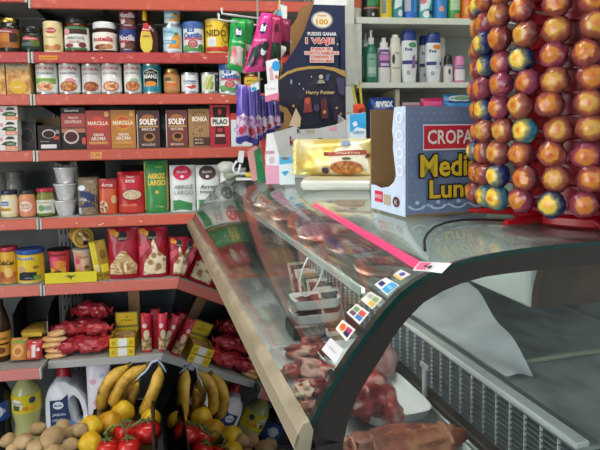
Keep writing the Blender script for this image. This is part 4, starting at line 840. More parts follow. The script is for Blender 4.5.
# ------------------------------------------------------------------ meat inside the counter
meat = M2('#6e1c1e', '#d9a49a', 26, .3, (.42, .68), c3='#a83a3a', bump=.3); meat2 = M2('#8a2a2c', '#e0b0a6', 20, .3, (.4, .62), c3='#b84e4c', bump=.3); pinkm = M2('#b8746e', '#e0b4ac', 24, .35, bump=.2); fatm = M2('#c9a090', '#ead2c4', 24, .4); cured = M2('#5a2420', '#b8674a', 30, .35, (.4, .65), c3='#8a3e32', bump=.4)
foam = M('#f0f2f4', 'p')
def tray(name, label, u, v, w, d, rz=0, z=DZ+.0046, h=.022, group='white trays in the counter', col=foam):
    T = thing(name, label, 'tray', cw(u, v, z), CROT+rz, group); g = G(); t = .004
    def ring(s, zz): return [(s*w/2*math.copysign(abs(math.cos(a))**.35, math.cos(a)), s*d/2*math.copysign(abs(math.sin(a))**.35, math.sin(a)), zz) for a in [2*PI*i/32+.01 for i in range(32)]]
    prof = [(.86, 0), (.9, .003), (.98, h-.003), (1.0, h), (.96, h), (.88, .006), (.84, .004)]; vs = []; fs = []
    for s, zz in prof: vs += ring(s, zz)
    for j in range(len(prof)-1):
        for i in range(32): fs.append((j*32+i, j*32+(i+1) % 32, (j+1)*32+(i+1) % 32, (j+1)*32+i))
    fs.append(list(range(32))[::-1]); fs.append([(len(prof)-1)*32+i for i in range(32)])
    g.add(vs, fs, col); g.build('tray', T); return T
def lump(name, label, cat, px, py, z0, rad, m, rz=0, nz=.25, seed=0, group=None, tilt=(0, 0), n=26, k=16, fr=3, fn=None):
    p = atZ(px, py, z0+rad[2]*.6); o = G(); o.blob((0, 0, 0), rad, m, nz=nz, fr=fr, seed=seed, n=n, k=k, fn=fn); ob = o.build(name)
    ob.location = (p[0], p[1], z0+rad[2]*.93); ob.rotation_euler = (tilt[0], tilt[1], rz); return tag(ob, label, cat, group)
tp = cuv(atZ(402, 402, DZ+.01)); tray('meat_tray', 'empty corner of white tray behind the red meat', tp[0]+.02, .268, .13, .19)
tp2 = cuv(atZ(380, 372, DZ+.01)); tray('meat_tray', 'white tray further back holding the pink rolls', tp[0]+.205, .268, .12, .17)
tp3 = cuv(atZ(310, 380, DZ+.01)); tray('meat_tray', 'grey tray of mixed cuts seen through the curved glass', (.545), .163, .122, .34, group=None, col=M('#a9aeb2', 'g'), h=.016)
tray('meat_tray', 'white tray nearest the arch under the rib slab', .225, .195, .25, .11)
ZM = DZ+.009
lump('meat_cut', 'dark red marbled meat cut on white tray behind the arch', 'meat', 371, 407, ZM+.004, (.044, .040, .028), meat, .3, .45, 3, 'cuts of meat in the counter')
lump('meat_cut', 'smaller red meat piece right of the marbled cut', 'meat', 389, 414, ZM+.003, (.024, .026, .020), meat2, .8, .45, 5, 'cuts of meat in the counter')
lump('meat_roll', 'pale pink meat roll on the far white tray', 'meat', 378, 366, ZM+.003, (.048, .036, .036), pinkm, .4, .14, 6, 'cuts of meat in the counter')
lump('meat_roll', 'pink meat slice lying below the pale roll', 'meat', 372, 383, ZM+.002, (.028, .026, .018), meat2, .1, .2, 8, 'cuts of meat in the counter')
rib = M2('#7a3426', '#c98a6a', 22, .4, (.38, .66), c3='#a85a44', bump=.5)
p = atZ(400, 446, ZM+.02); o = G(); o.blob((0, 0, 0), (.108, .040, .022), rib, nz=.3, fr=6, seed=9, n=34, k=16, fn=lambda q: Vector((math.copysign(abs(q.x)**.7, q.x), q.y+.2*q.x*q.x, q.z)))
for k in range(6): o.tube([(-.08+k*.031, -.03, .010), (-.078+k*.031, 0, .0205), (-.075+k*.031, .03, .010)], [.003, .0045, .003], M2('#a8644c', '#c98e70', 40, .4), 6)
ob = o.build('rib_slab'); ob.location = (p[0], p[1], ZM+.0205); ob.rotation_euler = (0, 0, .1); tag(ob, 'long browned rib slab at the bottom edge under the arch', 'meat', 'cuts of meat in the counter')
mx = [(300, 352, .030, .022, .02, meat2, 'pink'), (312, 345, .026, .024, .02, cured, 'brown'), (322, 352, .024, .02, .018, meat, 'red'), (292, 372, .024, .02, .018, meat, 'dark red'), (308, 370, .030, .022, .022, pinkm, 'pale pink'), (319, 371, .024, .022, .018, meat2, 'rosy'), (303, 392, .02, .022, .018, fatm, 'whitish'), (314, 389, .026, .022, .02, meat, 'red'), (312, 410, .02, .02, .016, cured, 'brownish')]
wo = ['at the far left corner of the grey tray', 'at the far edge of the grey tray', 'by the sticker end of the grey tray', 'along the rail side of the grey tray', 'in the centre of the grey tray', 'under the lowest stickers', 'near the front of the grey tray by the rail', 'near the front of the grey tray by the arch', 'nearest the camera in the grey tray']
for i, (px, py, a, b, c, m, col) in enumerate(mx):
    ob = lump('meat_piece', f'{col} wrapped meat piece {wo[i]}', 'meat', px, py, DZ+.0115, (a*1.25, b*.95, c*.72), m, i*1.3, .6, 20+i, 'wrapped meat pieces in the grey tray')
film = glass_mat('cling_film', '#f6f8f8', ior=1.35, dirt=.04)
# two foam trays of meat on the far part of the deck, raised
tz = DZ+.004
o = G(); o.box((0, 0, .0175), (.135, .09, .035), M('#3a3c3e', 'g'), bev=.004); ob = o.build('riser_block'); rb = cuv(atZ(317, 317, .955)); ob.location = cw(rb[0]+.02, rb[1], tz+.0006); ob.rotation_euler = (0, 0, CROT); tag(ob, 'dark riser block carrying the two stacked foam trays', 'block')
for k in range(2):
    T = tray('foam_tray', ['lower white foam tray of dark sausage on the riser', 'upper white foam tray of dark sausage on the riser'][k], rb[0]+.02, rb[1], .125, .085, z=tz+.0355+k*.036, h=.024, group='stacked foam trays')
    for q in range(3):
        o = G(); o.blob((0, 0, 0), (.046, .010, .008), cured, nz=.15, seed=30+q, n=14, k=9); ob = o.build('sausage'); ob.location = cw(rb[0]+.02+(q-1)*.021, rb[1], tz+.0355+k*.036+.0135); ob.rotation_euler = (0, 0, CROT)
        tag(ob, f'{["near", "middle", "far"][q]} dark sausage in the {["lower", "upper"][k]} foam tray', 'sausage', 'dark sausages in the foam trays')
# sliced packs standing in a file along the inner shelf edge
for k in range(7):
    u = .76+k*.052; T = thing('sliced_meat_pack', f'flat sliced meat pack, {["nearest the camera", "second", "third", "fourth", "fifth", "sixth", "furthest"][k]} in the file below the inner shelf', 'pack', cw(u, .302, DZ+.008), CROT+.5, 'file of sliced meat packs', (-.5, .0, CROT+.1))
    g = G(); g.box((0, 0, .06), (.06, .004, .12), ['#d9d6d0', '#4a3a36', '#c9c6bc', '#8a8a70', '#d6d0c8', '#5a4038', '#bdb9a8'][k], bev=.001); decor(g, lambda x, y, o: (x, -.0021-o, y), .06, .12, [('r', -.4, .4, .1, .62, cured if k % 2 else meat2), ('r', -.4, .4, .7, .92, ['#3a3a3c', '#e0dcd4', '#7a2a2a', '#2c4a3a', '#c9a83c', '#e8e4e0', '#33405a'][k])]); g.build('pack', T)
# packs on the inner shelf
for k in range(6):
    u = .50+k*.15; m = [cured, meat2, cured, meat, cured, meat2][k]; o = G(); o.blob((0, 0, 0), (.055, .045, .018), m, nz=.2, seed=60+k, n=20, k=10, fn=lambda q: Vector((math.copysign(abs(q.x)**.6, q.x), math.copysign(abs(q.y)**.6, q.y), q.z)))
    ob = o.build('cured_meat_pack'); ob.location = cw(u, .245-.015*(k % 2), SZ+.0275); ob.rotation_euler = (0, 0, CROT+.3*k); tag(ob, 'reddish cured meat pack on the inner glass shelf, '+['nearest the camera', 'second from the camera', 'third from the camera', 'fourth from the camera', 'fifth from the camera', 'furthest back'][k], 'meat', 'cured meat packs on the inner shelf')
o = G(); c = atZ(375, 262, SZ+.02); pts = []
for i in range(19): a = -PI*.15+PI*1.3*i/18; pts.append((.045*math.cos(a), .06*math.sin(a), 0))
o.tube(pts, .0085, cured, 10); ob = o.build('sausage_ring'); ob.location = cw(.345, .255, SZ+.0135); ob.rotation_euler = (0, 0, CROT+.6); tag(ob, 'horseshoe shaped cured sausage on the inner glass shelf', 'sausage')
# white oval loop handle and price card in the case
o = G(); pts = []
for i in range(25):
    a = 2*PI*i/24; pts.append((.026*math.cos(a), 0, .062*math.sin(a)*(1 if True else 0)))
o.tube(pts, .0022, M('#e6e8e8', 'g'), 8); ob = o.build('wire_loop'); ob.location = cw(rb[0]+.0, rb[1]-.012, tz+.0355+.06+.066); ob.rotation_euler = (0, .35, CROT); tag(ob, 'white oval wire loop standing above the foam trays', 'loop')

# ------------------------------------------------------------------ produce crates on a stand by the counter
CZ = .576
def crate(name, label, u0, u1, v0, v1, h, hr, grp):
    T = thing(name, label, 'crate', cw((u0+u1)/2, (v0+v1)/2, CZ), CROT, grp); w, d = v1-v0, u1-u0; bk = M('#191b1e', 'g'); g = G()
    g.box((0, 0, .004), (w, d, .008), bk)
    g.build('crate_base', T)
    for nm, c, s in (('side_wall', (-w/2+.004, 0, h/4), (.008, d, h/2)), ('side_wall', (w/2-.004, 0, hr/2), (.008, d, hr)), ('end_wall', (0, d/2-.004, h/2), (w-.016, .008, h)), ('end_wall', (0, -d/2+.004, h*.25), (w-.016, .008, h*.5))):
        g = G(); g.box(c, s, bk, bev=.002)
        ax = 0 if s[0] > s[1] else 1
        for k in range(6):
            t = (k-2.5)/6*s[ax]; q = list(c); q[ax] += t; ss_ = [.010, .010, s[2]*.9]; ss_[1-ax] = s[1-ax]+.003; g.box(q, ss_, bk)
        g.build(nm, T)
    return T
g = G(); T = thing('produce_stand', 'dark stand carrying the produce crates below the shelves', 'stand', cw(.95, -.40, 0), CROT)
g.box((.025, -.02, CZ-.012), (.47, .27, .022), M('#2a2825', 'g'), bev=.002); g.build('top_board', T)
g = G(); g.box((.177, .20, CZ-.012), (.16, .168, .022), M('#2a2825', 'g'), bev=.002); g.build('top_board', T)
for sx in (-1, 1):
    for sy in (-1, 1): g = G(); g.box((.03+sx*.17, -.02+sy*.11, (CZ-.024)/2), (.035, .035, CZ-.024), M('#2a2825', 'g')); g.build('leg', T)
fr_u = (.80, 1.37)
crate('produce_crate', 'black plastic crate of bananas, lemons and tomatoes against the counter', .80, 1.225, -.325, -.147, .03, .085, 'black produce crates')
crate('produce_crate', 'black plastic crate of potatoes at bottom left', .80, 1.05, -.60, -.332, .018, .012, 'black produce crates')
zf = CZ+.008
ban = M2('#5a3f1c', '#cfa63e', 22, .45, (.32, .52), c3='#b98d2e')
def banana(lab, pts, Y, r, yend=0):
    P3 = [Vector(atY(x, y, Y+(Y2 if False else 0)+.0)) for x, y in pts]
    # smooth through the points
    n = 14; res = []
    k = len(P3)-1
    for i in range(n+1):
        t = i/n*k; a = min(int(t), k-1); q = t-a
        p0, p1, p2, p3 = P3[max(a-1, 0)], P3[a], P3[a+1], P3[min(a+2, k)]
        res.append(.5*((2*p1)+(p2-p0)*q+(2*p0-5*p1+4*p2-p3)*q*q+(3*p1-p0-3*p2+p3)*q**3))
    for i, p in enumerate(res): p.y += .035*(1-4*(i/n-.5)**2)*-.5
    rad = [r*min(1, .42+1.9*math.sin(PI*min(1, (i/n)*.94+.03))) if i else r*.35 for i in range(n+1)]
    r *= 1.12
    rad = [r*(.36 if i == 0 else .5 if i == 1 else .8 if i == 2 else .8 if i == n-1 else .35 if i == n else 1) for i in range(n+1)]
    T = thing('banana', lab, 'banana', res[-1], group='bananas hanging over the crate')
    g = G(); g.tube([p-res[-1] for p in res], rad, ban, 7); g.build('fruit', T, smooth=70)
    g = G(); d = (res[0]-res[1]).normalized(); g.tube([res[0]-res[-1]-d*.004, res[0]-res[-1]+d*.012], [r*.38, r*.42], M2('#3a2a14', '#7a6a2c', 60, .6), 6); g.build('stem', T)
    return T
bl = [('yellow banana at the left of the bunch, curving down to the lemons', [(128, 366), (113, 376), (104, 392), (102, 408)], 1.66, .0165),
      ('spotted banana crossing in front of the left one', [(146, 366), (130, 374), (118, 390), (113, 404)], 1.64, .0155),
      ('short banana low in the middle of the bunch', [(138, 383), (133, 393), (130, 403), (129, 413)], 1.68, .0145),
      ('large browning banana at the right, tied with blue strip', [(160, 367), (157, 382), (150, 399), (143, 414)], 1.63, .017),
      ('small banana tip showing under the left banana', [(104, 398), (103, 408), (103, 416), (106, 426)], 1.68, .013),
      ('small banana standing low between the left pair', [(124, 396), (119, 403), (114, 411), (112, 420)], 1.70, .0145),
      ('banana half hidden behind the middle of the bunch', [(137, 372), (132, 380), (127, 390), (126, 402)], 1.70, .014)]
for a in bl: banana(*a)
o = G(); bt = [(136, 380), (141, 375), (146, 371), (152, 362), (158, 360), (163, 366), (166, 372)]
o.tube([atY(x, y, 1.62) for x, y in bt], [.004, .007, .006, .008, .006, .006, .003], M('#b3c2dc', 'g'), 8, flat=.5)
ob = o.build('plastic_tie'); tag(ob, 'knotted pale blue plastic tie around the banana stems', 'tie')
lem = M2('#d9a91c', '#ecc72e', 40, .4, bump=.15); ora = M2('#d0941c', '#e0ac2c', 40, .4, bump=.15)
for i, (px, py, r, Y, m, lab) in enumerate(((91, 427, .031, 1.52, lem, 'bright yellow lemon at the left of the fruit crate'), (90, 444, .030, 1.46, lem, 'yellow lemon at the bottom edge of the picture'), (110, 434, .034, 1.56, ora, 'golden orange fruit between lemon and tomatoes'), (123, 417, .033, 1.62, lem, 'yellow lemon below the bananas, behind the tomatoes'), (151, 425, .028, 1.58, lem, 'yellow lemon behind the right tomato'))):
    c = atY(px, py, Y); o = G(); o.blob((0, 0, 0), (r, r, r), m, nz=.04, seed=i, n=22, k=14, fn=lambda q: q*(1+.12*max(0, abs(q.x)-.85)/.15)); ob = o.build('lemon'); ob.location = (c[0], c[1], max(c[2], zf+r*1.1)); ob.rotation_euler = (0, .5*i, i*1.1); tag(ob, lab, 'lemon' if m is lem else 'orange', 'citrus fruit in the crate')
tom = M2('#9c1014', '#cf2a20', 12, .14)
vine = M('#5b7440', 'p')
for i, (px, py, r, Y, lab) in enumerate(((147, 431, .036, 1.48, 'large glossy red tomato at the right end of the vine'), (126, 431, .033, 1.52, 'red tomato left of the largest one, under the vine'), (129, 447, .030, 1.42, 'red tomato at the bottom edge below the vine'), (108, 448, .028, 1.42, 'small red tomato at the bottom edge beside the lemon'))):
    c = atY(px, py, Y); T = thing('tomato', lab, 'tomato', (c[0], c[1], c[2]), group='vine tomatoes')
    g = G(); g.blob((0, 0, 0), (r, r, r*.88), tom, nz=.03, seed=i+70, n=26, k=16, fn=lambda q: Vector((q.x, q.y, q.z-.16*max(0, q.z)**8))); g.build('fruit', T)
    g = G()
    for k in range(5):
        a = 2*PI*k/5+i; g.tube([(0, 0, r*.8), (r*.35*math.cos(a), r*.35*math.sin(a), r*.86), (r*.62*math.cos(a+.2), r*.62*math.sin(a+.2), r*.72)], [.0022, .002, .0006], vine, 5)
    g.build('calyx', T)
o = G(); vp = [(104, 434), (112, 427), (120, 424), (127, 428), (134, 425), (141, 420)]
o.tube([atY(x, y, 1.455) for x, y in vp], .0032, vine, 7); o.tube([atY(x, y, 1.45) for x, y in [(122, 424), (126, 434), (133, 441)]], .0026, vine, 6); o.tube([atY(x, y, 1.45) for x, y in [(112, 427), (107, 430), (106, 438)]], .0024, vine, 6); o.tube([atY(x, y, 1.45) for x, y in [(128, 428), (131, 421), (127, 419)]], .002, vine, 6)
ob = o.build('tomato_vine'); tag(ob, 'green vine stalk branching over the tomatoes', 'vine')
pot = M2('#9c7f55', '#c4a676', 20, .65, (.3, .7), bump=.2)
ps = [(24, 441, .026, .021), (38, 429, .022, .02), (52, 438, .036, .028), (63, 427, .024, .022), (73, 433, .024, .021), (80, 430, .02, .022), (14, 448, .024, .02), (36, 447, .024, .02), (70, 446, .026, .02), (84, 442, .02, .02), (55, 453, .03, .022), (8, 440, .02, .018)]
pl_ = ['oval potato at the left, just above the picture edge', 'small round potato behind the large one', 'largest potato in the middle of the heap', 'potato at the top of the heap', 'potato right of the heap top, below the jug', 'upright potato beside the lemon', 'potato in the bottom left corner', 'potato half hidden below the large one', 'potato low at the right of the heap', 'potato touching the lowest lemon', 'potato at the bottom edge under the largest one', 'small potato at the far left']
for i, (px, py, a, b) in enumerate(ps):
    Y = 1.52-.0038*(py-430)+.03*math.sin(i*2.3); c = atY(px, py, Y); o = G(); o.blob((0, 0, 0), (a, b, b*.9), pot, nz=.16, fr=2.2, seed=80+i, n=20, k=12); ob = o.build('potato'); ob.location = c; ob.rotation_euler = (0, .25*math.sin(i*3), i*.9); tag(ob, pl_[i], 'potato', 'potatoes in the crate')

# ------------------------------------------------------------------ on the counter top
ZC = ZT+.0006
# pastry carton
b0 = atZ(406, 217.3, ZC); b1 = atZ(370.7, 207.5, ZC); dv = b1-b0; dl = np.linalg.norm(dv[:2]); e1 = dv/dl; e2 = np.array([e1[1], -e1[0], 0])
bw_, bh_, bd_ = .148, 0, dl
yy = [z for z in np.arange(1.30, 1.6, .001) if proj((b0[0], b0[1], z))[1] <= 106.5][0]; bh_ = yy-ZC
ang = math.atan2(e2[1], e2[0])
T = thing('pastry_carton', 'open blue grey pastry carton with torn window, between cookies and lollipops', 'carton', b0, ang)
out_m = M2('#6f83a3', '#6f83a3', 1) ; blu = M('#70829f', 'p'); kr = M('#8f7350', 'd'); lt = M('#c9d9ec', 'p')
# local: x along the printed long side, y into the carton (away), front-left end at x=0
g = G(); t = .003
g.box((bw_/2, t/2, bh_/2), (bw_, t*.5, bh_), blu); g.box((bw_/2, t, bh_/2), (bw_-.002, t*.5, bh_-.0005), kr)
S = lambda x, y, o: (x, t*.25-o, y)
dots = []
its = []
for a in range(13):
    for b in range(13):
        its.append(('e', (a+.5+(b % 2)*.5)/13.6, .17+.80*(b+.5)/13, .011, .0085, '#8094b4'))
gg = G()
# all the little printed dots sit on one layer
for it in its:
    _, cx_, cy_, rx, ry, c = it; vs = [S(cx_*bw_, cy_*bh_, .0003)]+[S((cx_+rx*math.cos(2*PI*i/8))*bw_, (cy_+ry*math.sin(2*PI*i/8))*bh_, .0003) for i in range(8)]
    g.add(vs, [(0, 1+i, 1+(i+1) % 8) for i in range(8)], c)
wave = []
for k in range(4):
    x0 = .02+k*.245
    wave += [('o', x0+.11-.5, .105, .11, .05, .35, '#b9cbe2'), ('r', x0-.5, x0+.22-.5, .10, .165, blu), ('e', x0+.11-.5, .125, .025, .018, '#b9cbe2'), ('e', x0+.235-.5, .10, .016, .014, '#b9cbe2')]
decor(g, lambda x, y, o: S(x+bw_/2, y, o), bw_, bh_, wave+[('r', -.32, .44, .60, .835, '#d9dce2'), ('r', -.31, .43, .612, .823, '#c2283a'), ('t', 'CROPAN', .06, .72, .66, .13, '#e6e2da', .02),
    ('t', 'Medias', .05, .46, .86, .235, '#1d1a18', .075, .0), ('t', 'Medias', .05, .46, .81, .205, '#d2b22c', .025, .0), ('t', 'Lunas', .08, .245, .70, .20, '#1d1a18', .075), ('t', 'Lunas', .08, .245, .66, .17, '#d2b22c', .025)], off0=.0006)
g.build('printed_side', T)
g = G(); g.box((bw_/2, bd_-t/2, bh_/2), (bw_, t, bh_), kr); g.build('far_side', T)
g = G(); g.box((bw_-t/2, bd_/2, bh_/2), (t, bd_-2*t, bh_), kr); g.build('end_side', T)
g = G(); g.box((bw_/2, bd_/2, .0015), (bw_-.001, bd_-.001, .003), kr); g.build('carton_base', T)
# window end at x=0, as quads: right strip and lip around a torn opening (y=0 at near corner)
edge_ = [(0.30, 1.0), (.33, .9), (.36, .78), (.33, .7), (.34, .62), (.30, .5), (.27, .42), (.26, .36), (.32, .30), (.45, .25), (.70, .22), (.93, .24)]
g = G()
def endp(y, z, x): return (x, y*bd_, z*bh_)
for i in range(len(edge_)-1):
    (a0_, z0_), (a1_, z1_) = edge_[i], edge_[i+1]
    if i < 7: q0, q1 = (.004, z0_), (.004, z1_)
    else:
        q0 = (.004, .36) if i == 7 else (edge_[i][0], .0); q1 = (edge_[i+1][0], .0)
        if i == 7: q0 = (.004, .36)
    vs = [endp(*edge_[i], 0), endp(*edge_[i+1], 0), endp(*q1, 0), endp(*q0, 0), endp(*edge_[i], t), endp(*edge_[i+1], t), endp(*q1, t), endp(*q0, t)]
    if i == 7: vs[2] = endp(.004, 0, 0); vs[6] = endp(.004, 0, t); g.add([endp(.32, .30, 0), endp(.32, 0, 0), endp(.004, 0, 0), endp(.32, .30, t), endp(.32, 0, t), endp(.004, 0, t)], [(0, 1, 2), (3, 5, 4)], lt)
    g.add(vs, [(0, 1, 2, 3), (7, 6, 5, 4), (0, 4, 5, 1)], lt)
g.add([endp(.93, .24, 0), endp(1, .24, 0), endp(1, 0, 0), endp(.93, 0, 0)], [(0, 1, 2, 3)], lt)
SE = lambda x, y, o: (-o-.0002, x*bd_, y*bh_)
decor(g, SE, 1, 1, [('r', .62, .86, .08, .19, '#d8324a'), ('t', 'CROPAN', .74, .135, .2, .04, '#f0e0e0'), ('r', .40, .58, .07, .17, '#b5a58c'), ('e', .24, .12, .09, .05, '#5a2c34'), ('t', '24', .24, .12, .07, .05, '#e0d0d0')]+[('o', .13, .42+.16*k, .09, .05, .3, '#eef2f6') for k in range(4)], off0=.0003)
g.build('window_side', T, 'pale blue end with a torn window')

# cookie pack standing on a white tray
c0 = atZ(300, 190, ZC); c1 = atZ(372, 190.5, ZC); wv = c1-c0; ww = np.linalg.norm(wv); ang = math.atan2(wv[1], wv[0]); mid = (c0+c1)/2; nrm = np.array([-wv[1], wv[0], 0])/ww
T = thing('plastic_tray', 'low white tray under the gold cookie pack', 'tray', mid, ang); hh = .023
g = G(); g.box((0, .06, hh/2), (ww, .12, hh), M('#d4d6cc', 'g'), bev=.007); g.box((0, .06, hh+.001), (ww*.94, .11, .003), M('#c2b58e', 'p'), bev=.001); g.build('tray', T)
pz = ZC+hh+.0027
pl0 = atZ(297, 176, pz); pr0 = atZ(376, 177, pz); wv = pr0-pl0; pw = np.linalg.norm(wv); pa = math.atan2(wv[1], wv[0]); pm = (pl0+pr0)/2
ph = [z for z in np.arange(.04, .15, .001) if proj((pm[0], pm[1], pz+z))[1] <= 139][0]
T = thing('cookie_pack', 'shiny gold cookie pack standing on the white tray beside the carton', 'cookies', pm+np.array([0, .03, 0]), pa, None, (-.12, 0, pa))
gold = M2('#d2b85a', '#f2e8b4', 14, .25, metal=.3, bump=.25)
def thk(x, y): 
    fx = max(0, 1-abs(2*x/pw)**3.2)**.6; fy = max(0, 1-abs(2*y/ph-1)**3)**.5; return .030*fx*max(fy, .12)
def SG(x, y, o): return (x, -thk(x, y)+.0035*mnoise.noise(Vector((x*30, y*40, 3)))*(1 if abs(x) > pw*.18 else .35)*min(1, thk(x, y)/.02)-o, y)
g = G(); g.grid(lambda a, b: SG((a-.5)*pw, b*ph, 0), 36, 16, gold); g.grid(lambda a, b: ((a-.5)*pw, thk((a-.5)*pw, b*ph), b*ph), 18, 8, gold)
g.grid(lambda a, b: ((a-.5)*pw, (b*2-1)*thk((a-.5)*pw, 0), 0), 18, 2, gold)
for e in (-1, 1): g.grid(lambda a, b: (e*(pw/2-.004+a*.012), .0025*math.sin(b*24)*a, b*ph*(1-.05*a)+.002), 3, 26, gold)
cook = M2('#7a3c18', '#c9803c', 60, .5, bump=.5)
decor(g, SG, pw, ph, [('y', [(.0, .08), (.48, .08), (.44, .55), (.34, .86), (.08, .72), (.0, .5)], '#ece6cf'), ('y', [(-.08, .52), (.0, .5), (.02, .6), (-.08, .62)], '#7d3428'), ('y', [(.44, .58), (.5, .6), (.5, .5), (.42, .46)], '#7d3428'), ('y', [(-.02, .5), (.44, .56), (.44, .68), (.2, .66), (-.02, .6)], '#a84a38'), ('t', 'GALLETAS', .22, .595, .3, .05, '#ead8b8'), ('e', .21, .44, .06, .035, '#5a5a2a'), ('e', .2, .2, .2, .18, cook), ('e', .27, .16, .14, .11, M2('#8a4a20', '#d89a54', 70, .5)), ('y', [(.13, .82), (.25, .82), (.25, .9), (.19, .78), (.19, .96)], '#7a86a0'), ('e', .19, .86, .06, .09, '#8a94ac'), ('e', -.06, .12, .045, .08, '#4a3a5a')], off0=.0012, step=.0005)
g.build('wrapper', T)

# promotional cardboard stand
YP = 1.72
def pp(x, y, dy=0): return atY(x, y, YP+dy)
bz = ZC
pc = pp(312, 150); T = thing('cardboard_display', 'tall dark blue promotional card display behind the cookies', 'display', (pc[0], YP, bz))
O = Vector((pc[0], YP, bz))
def L_(x, y, dy=0): return Vector(pp(x, y, dy))-O
navy = M('#1d2546', 'p'); krf = M('#96714a', 'd')
xr = L_(345.5, 75).x
outl = [(313.5, 4.5), (309, 17), (305, 29), (301, 38), (296, 47), (290, 56), (284.5, 64), (281, 73), (279.5, 84), (279, 104)]
pts = [L_(*p) for p in outl]
base_pts = [Vector((L_(279, 104).x, 0, .05)), Vector((L_(279, 104).x, 0, .0)), Vector((xr, 0, 0)), Vector((xr, 0, L_(345, 5.5).z))]
poly = pts+base_pts
cen = Vector((xr-.09, 0, .25)); g = G()
def fan(poly, y0, y1, m0, m1):
    n = len(poly); k = Vector((0, 0, 0))
    g.add([(cen.x, y0, cen.z)]+[(p.x, y0, p.z) for p in poly], [(0, 1+i, 1+(i+1) % n) for i in range(n)], m0)
    g.add([(cen.x, y1, cen.z)]+[(p.x, y1, p.z) for p in poly], [(0, 1+(i+1) % n, 1+i) for i in range(n)], m1)
    g.add([(p.x, y0, p.z) for p in poly]+[(p.x, y1, p.z) for p in poly], [(i, (i+1) % n, n+(i+1) % n, n+i) for i in range(n)], m1)
fan(poly, 0, .004, navy, krf)
def SP(px, py): q = L_(px, py); return (q.x, q.z)
def pix(items):   # items in photo pixel measure on the poster plane -> local metres
    r = []
    for it in items:
        if it[0] == 'y': r.append(('y', [SP(*p) for p in it[1]], it[2]))
        elif it[0] == 'b': r.append(('b', [SP(*p) for p in it[1]], [SP(*p) for p in it[2]], it[3]))
        elif it[0] in 'eo':
            c = SP(it[1], it[2]); sc = YP/F/.99; r.append((it[0], c[0], c[1], it[3]*sc, it[4]*sc)+tuple(it[5:]))
        elif it[0] == 't':
            c = SP(it[2], it[3]); sc = YP/F/.99; r.append(('t', it[1], c[0], c[1], it[4]*sc, it[5]*sc)+tuple(it[6:]))
    return r
arc = [(279.5, 77), (287, 71.5), (297, 68), (309, 66.2), (322, 66), (334, 67.5), (345.3, 71)]
art = M2('#161a30', '#3a2a44', 30, .5, (.4, .7), c3='#1a1a2c')
items = [('b', arc, [(280, 106), (288, 116), (296, 124), (302, 129), (320, 130), (334, 128), (345.3, 125)], art), ('b', arc, [(279.5, 80), (287, 74.5), (297, 71), (309, 69), (322, 68.6), (334, 71), (345.3, 77)], '#b5914c'),
    ('e', 322, 20, 11, 8.5, '#8d8f96'), ('e', 322, 20, 9.4, 7.2, '#e9dfc4'), ('t', 'Phoskitos', 322, 15.5, 9, 2.2, '#c24a4a'), ('t', '100', 322, 22, 12, 5.5, '#dfa02e', .04),
    ('t', 'PUEDES GANAR', 322, 34, 29, 3.6, '#e8e8ea', .03), ('t', '1 VIAJE', 319.8, 41.8, 29.5, 8.2, '#ead9d8', .09), ('t', '1 VIAJE', 319.8, 41.8, 28, 7, '#d8402c', .02), ('t', '*', 337.5, 44.5, 2, 2.4, '#e8e8ea')]
for (y, tw, tx) in ((49.3, 20, 'PARA IR'), (53.2, 33, 'CON TU FAMILIA A'), (57.2, 22, 'LONDRES Y'), (61, 22, 'MUCHO MAS')):
    items += [('y', [(321.5-tw/2-1, y-1.9), (321.5+tw/2+1, y-1.9), (321.5+tw/2+1, y+1.9), (321.5-tw/2-1, y+1.9)], '#e2c9c4'), ('t', tx, 321.5, y, tw, 2.5, '#d04a3a', .03)]
items += [('y', [(318.6, 80), (323, 80), (325, 83.5), (316.6, 83.5)], '#a89c88'), ('e', 320.6, 77, 2.2, 2.2, '#c9bba0'), ('t', 'Harry Potter', 320, 93, 29, 4.6, '#cdb670', .02),
    ('y', [(326, 75), (330, 74), (328, 81), (325, 81)], '#54608e'), ('y', [(336, 78), (344, 79), (344, 96), (338, 93)], '#4a4064'),
    ('e', 291, 82, 1, 2.5, '#8d93c0'), ('e', 299, 84, .6, .8, '#cfc9e0'), ('e', 303, 89, .6, .8, '#cfc9e0'), ('e', 311, 77, .6, .8, '#c9c4d8'),
    ('y', [(304, 98), (310, 97), (312, 112), (303, 113)], '#8a3a34'), ('e', 307, 101, 2.6, 3, '#b85a48'), ('e', 316, 108, 3, 4, '#4a3a5a'), ('y', [(320, 100), (326, 98), (328, 118), (321, 119)], '#5c2c34'), ('e', 324, 112, 1.4, 1.6, '#d89a4c'), ('y', [(331, 102), (343, 100), (343, 120), (333, 121)], '#2c2238'), ('e', 336, 108, 1, 1.2, '#d8b05c'), ('e', 340, 114, 1, 1.2, '#c99a4c'), ('y', [(284, 98), (297, 101), (299, 118), (290, 112)], '#2a1c2c'), ('e', 293, 106, 1.2, 1.4, '#c98a4c')]
decor(g, lambda x, y, o: (x, -o, y), 1, 1, pix(items), off0=.0004, step=.0003)
g.build('printed_panel', T)
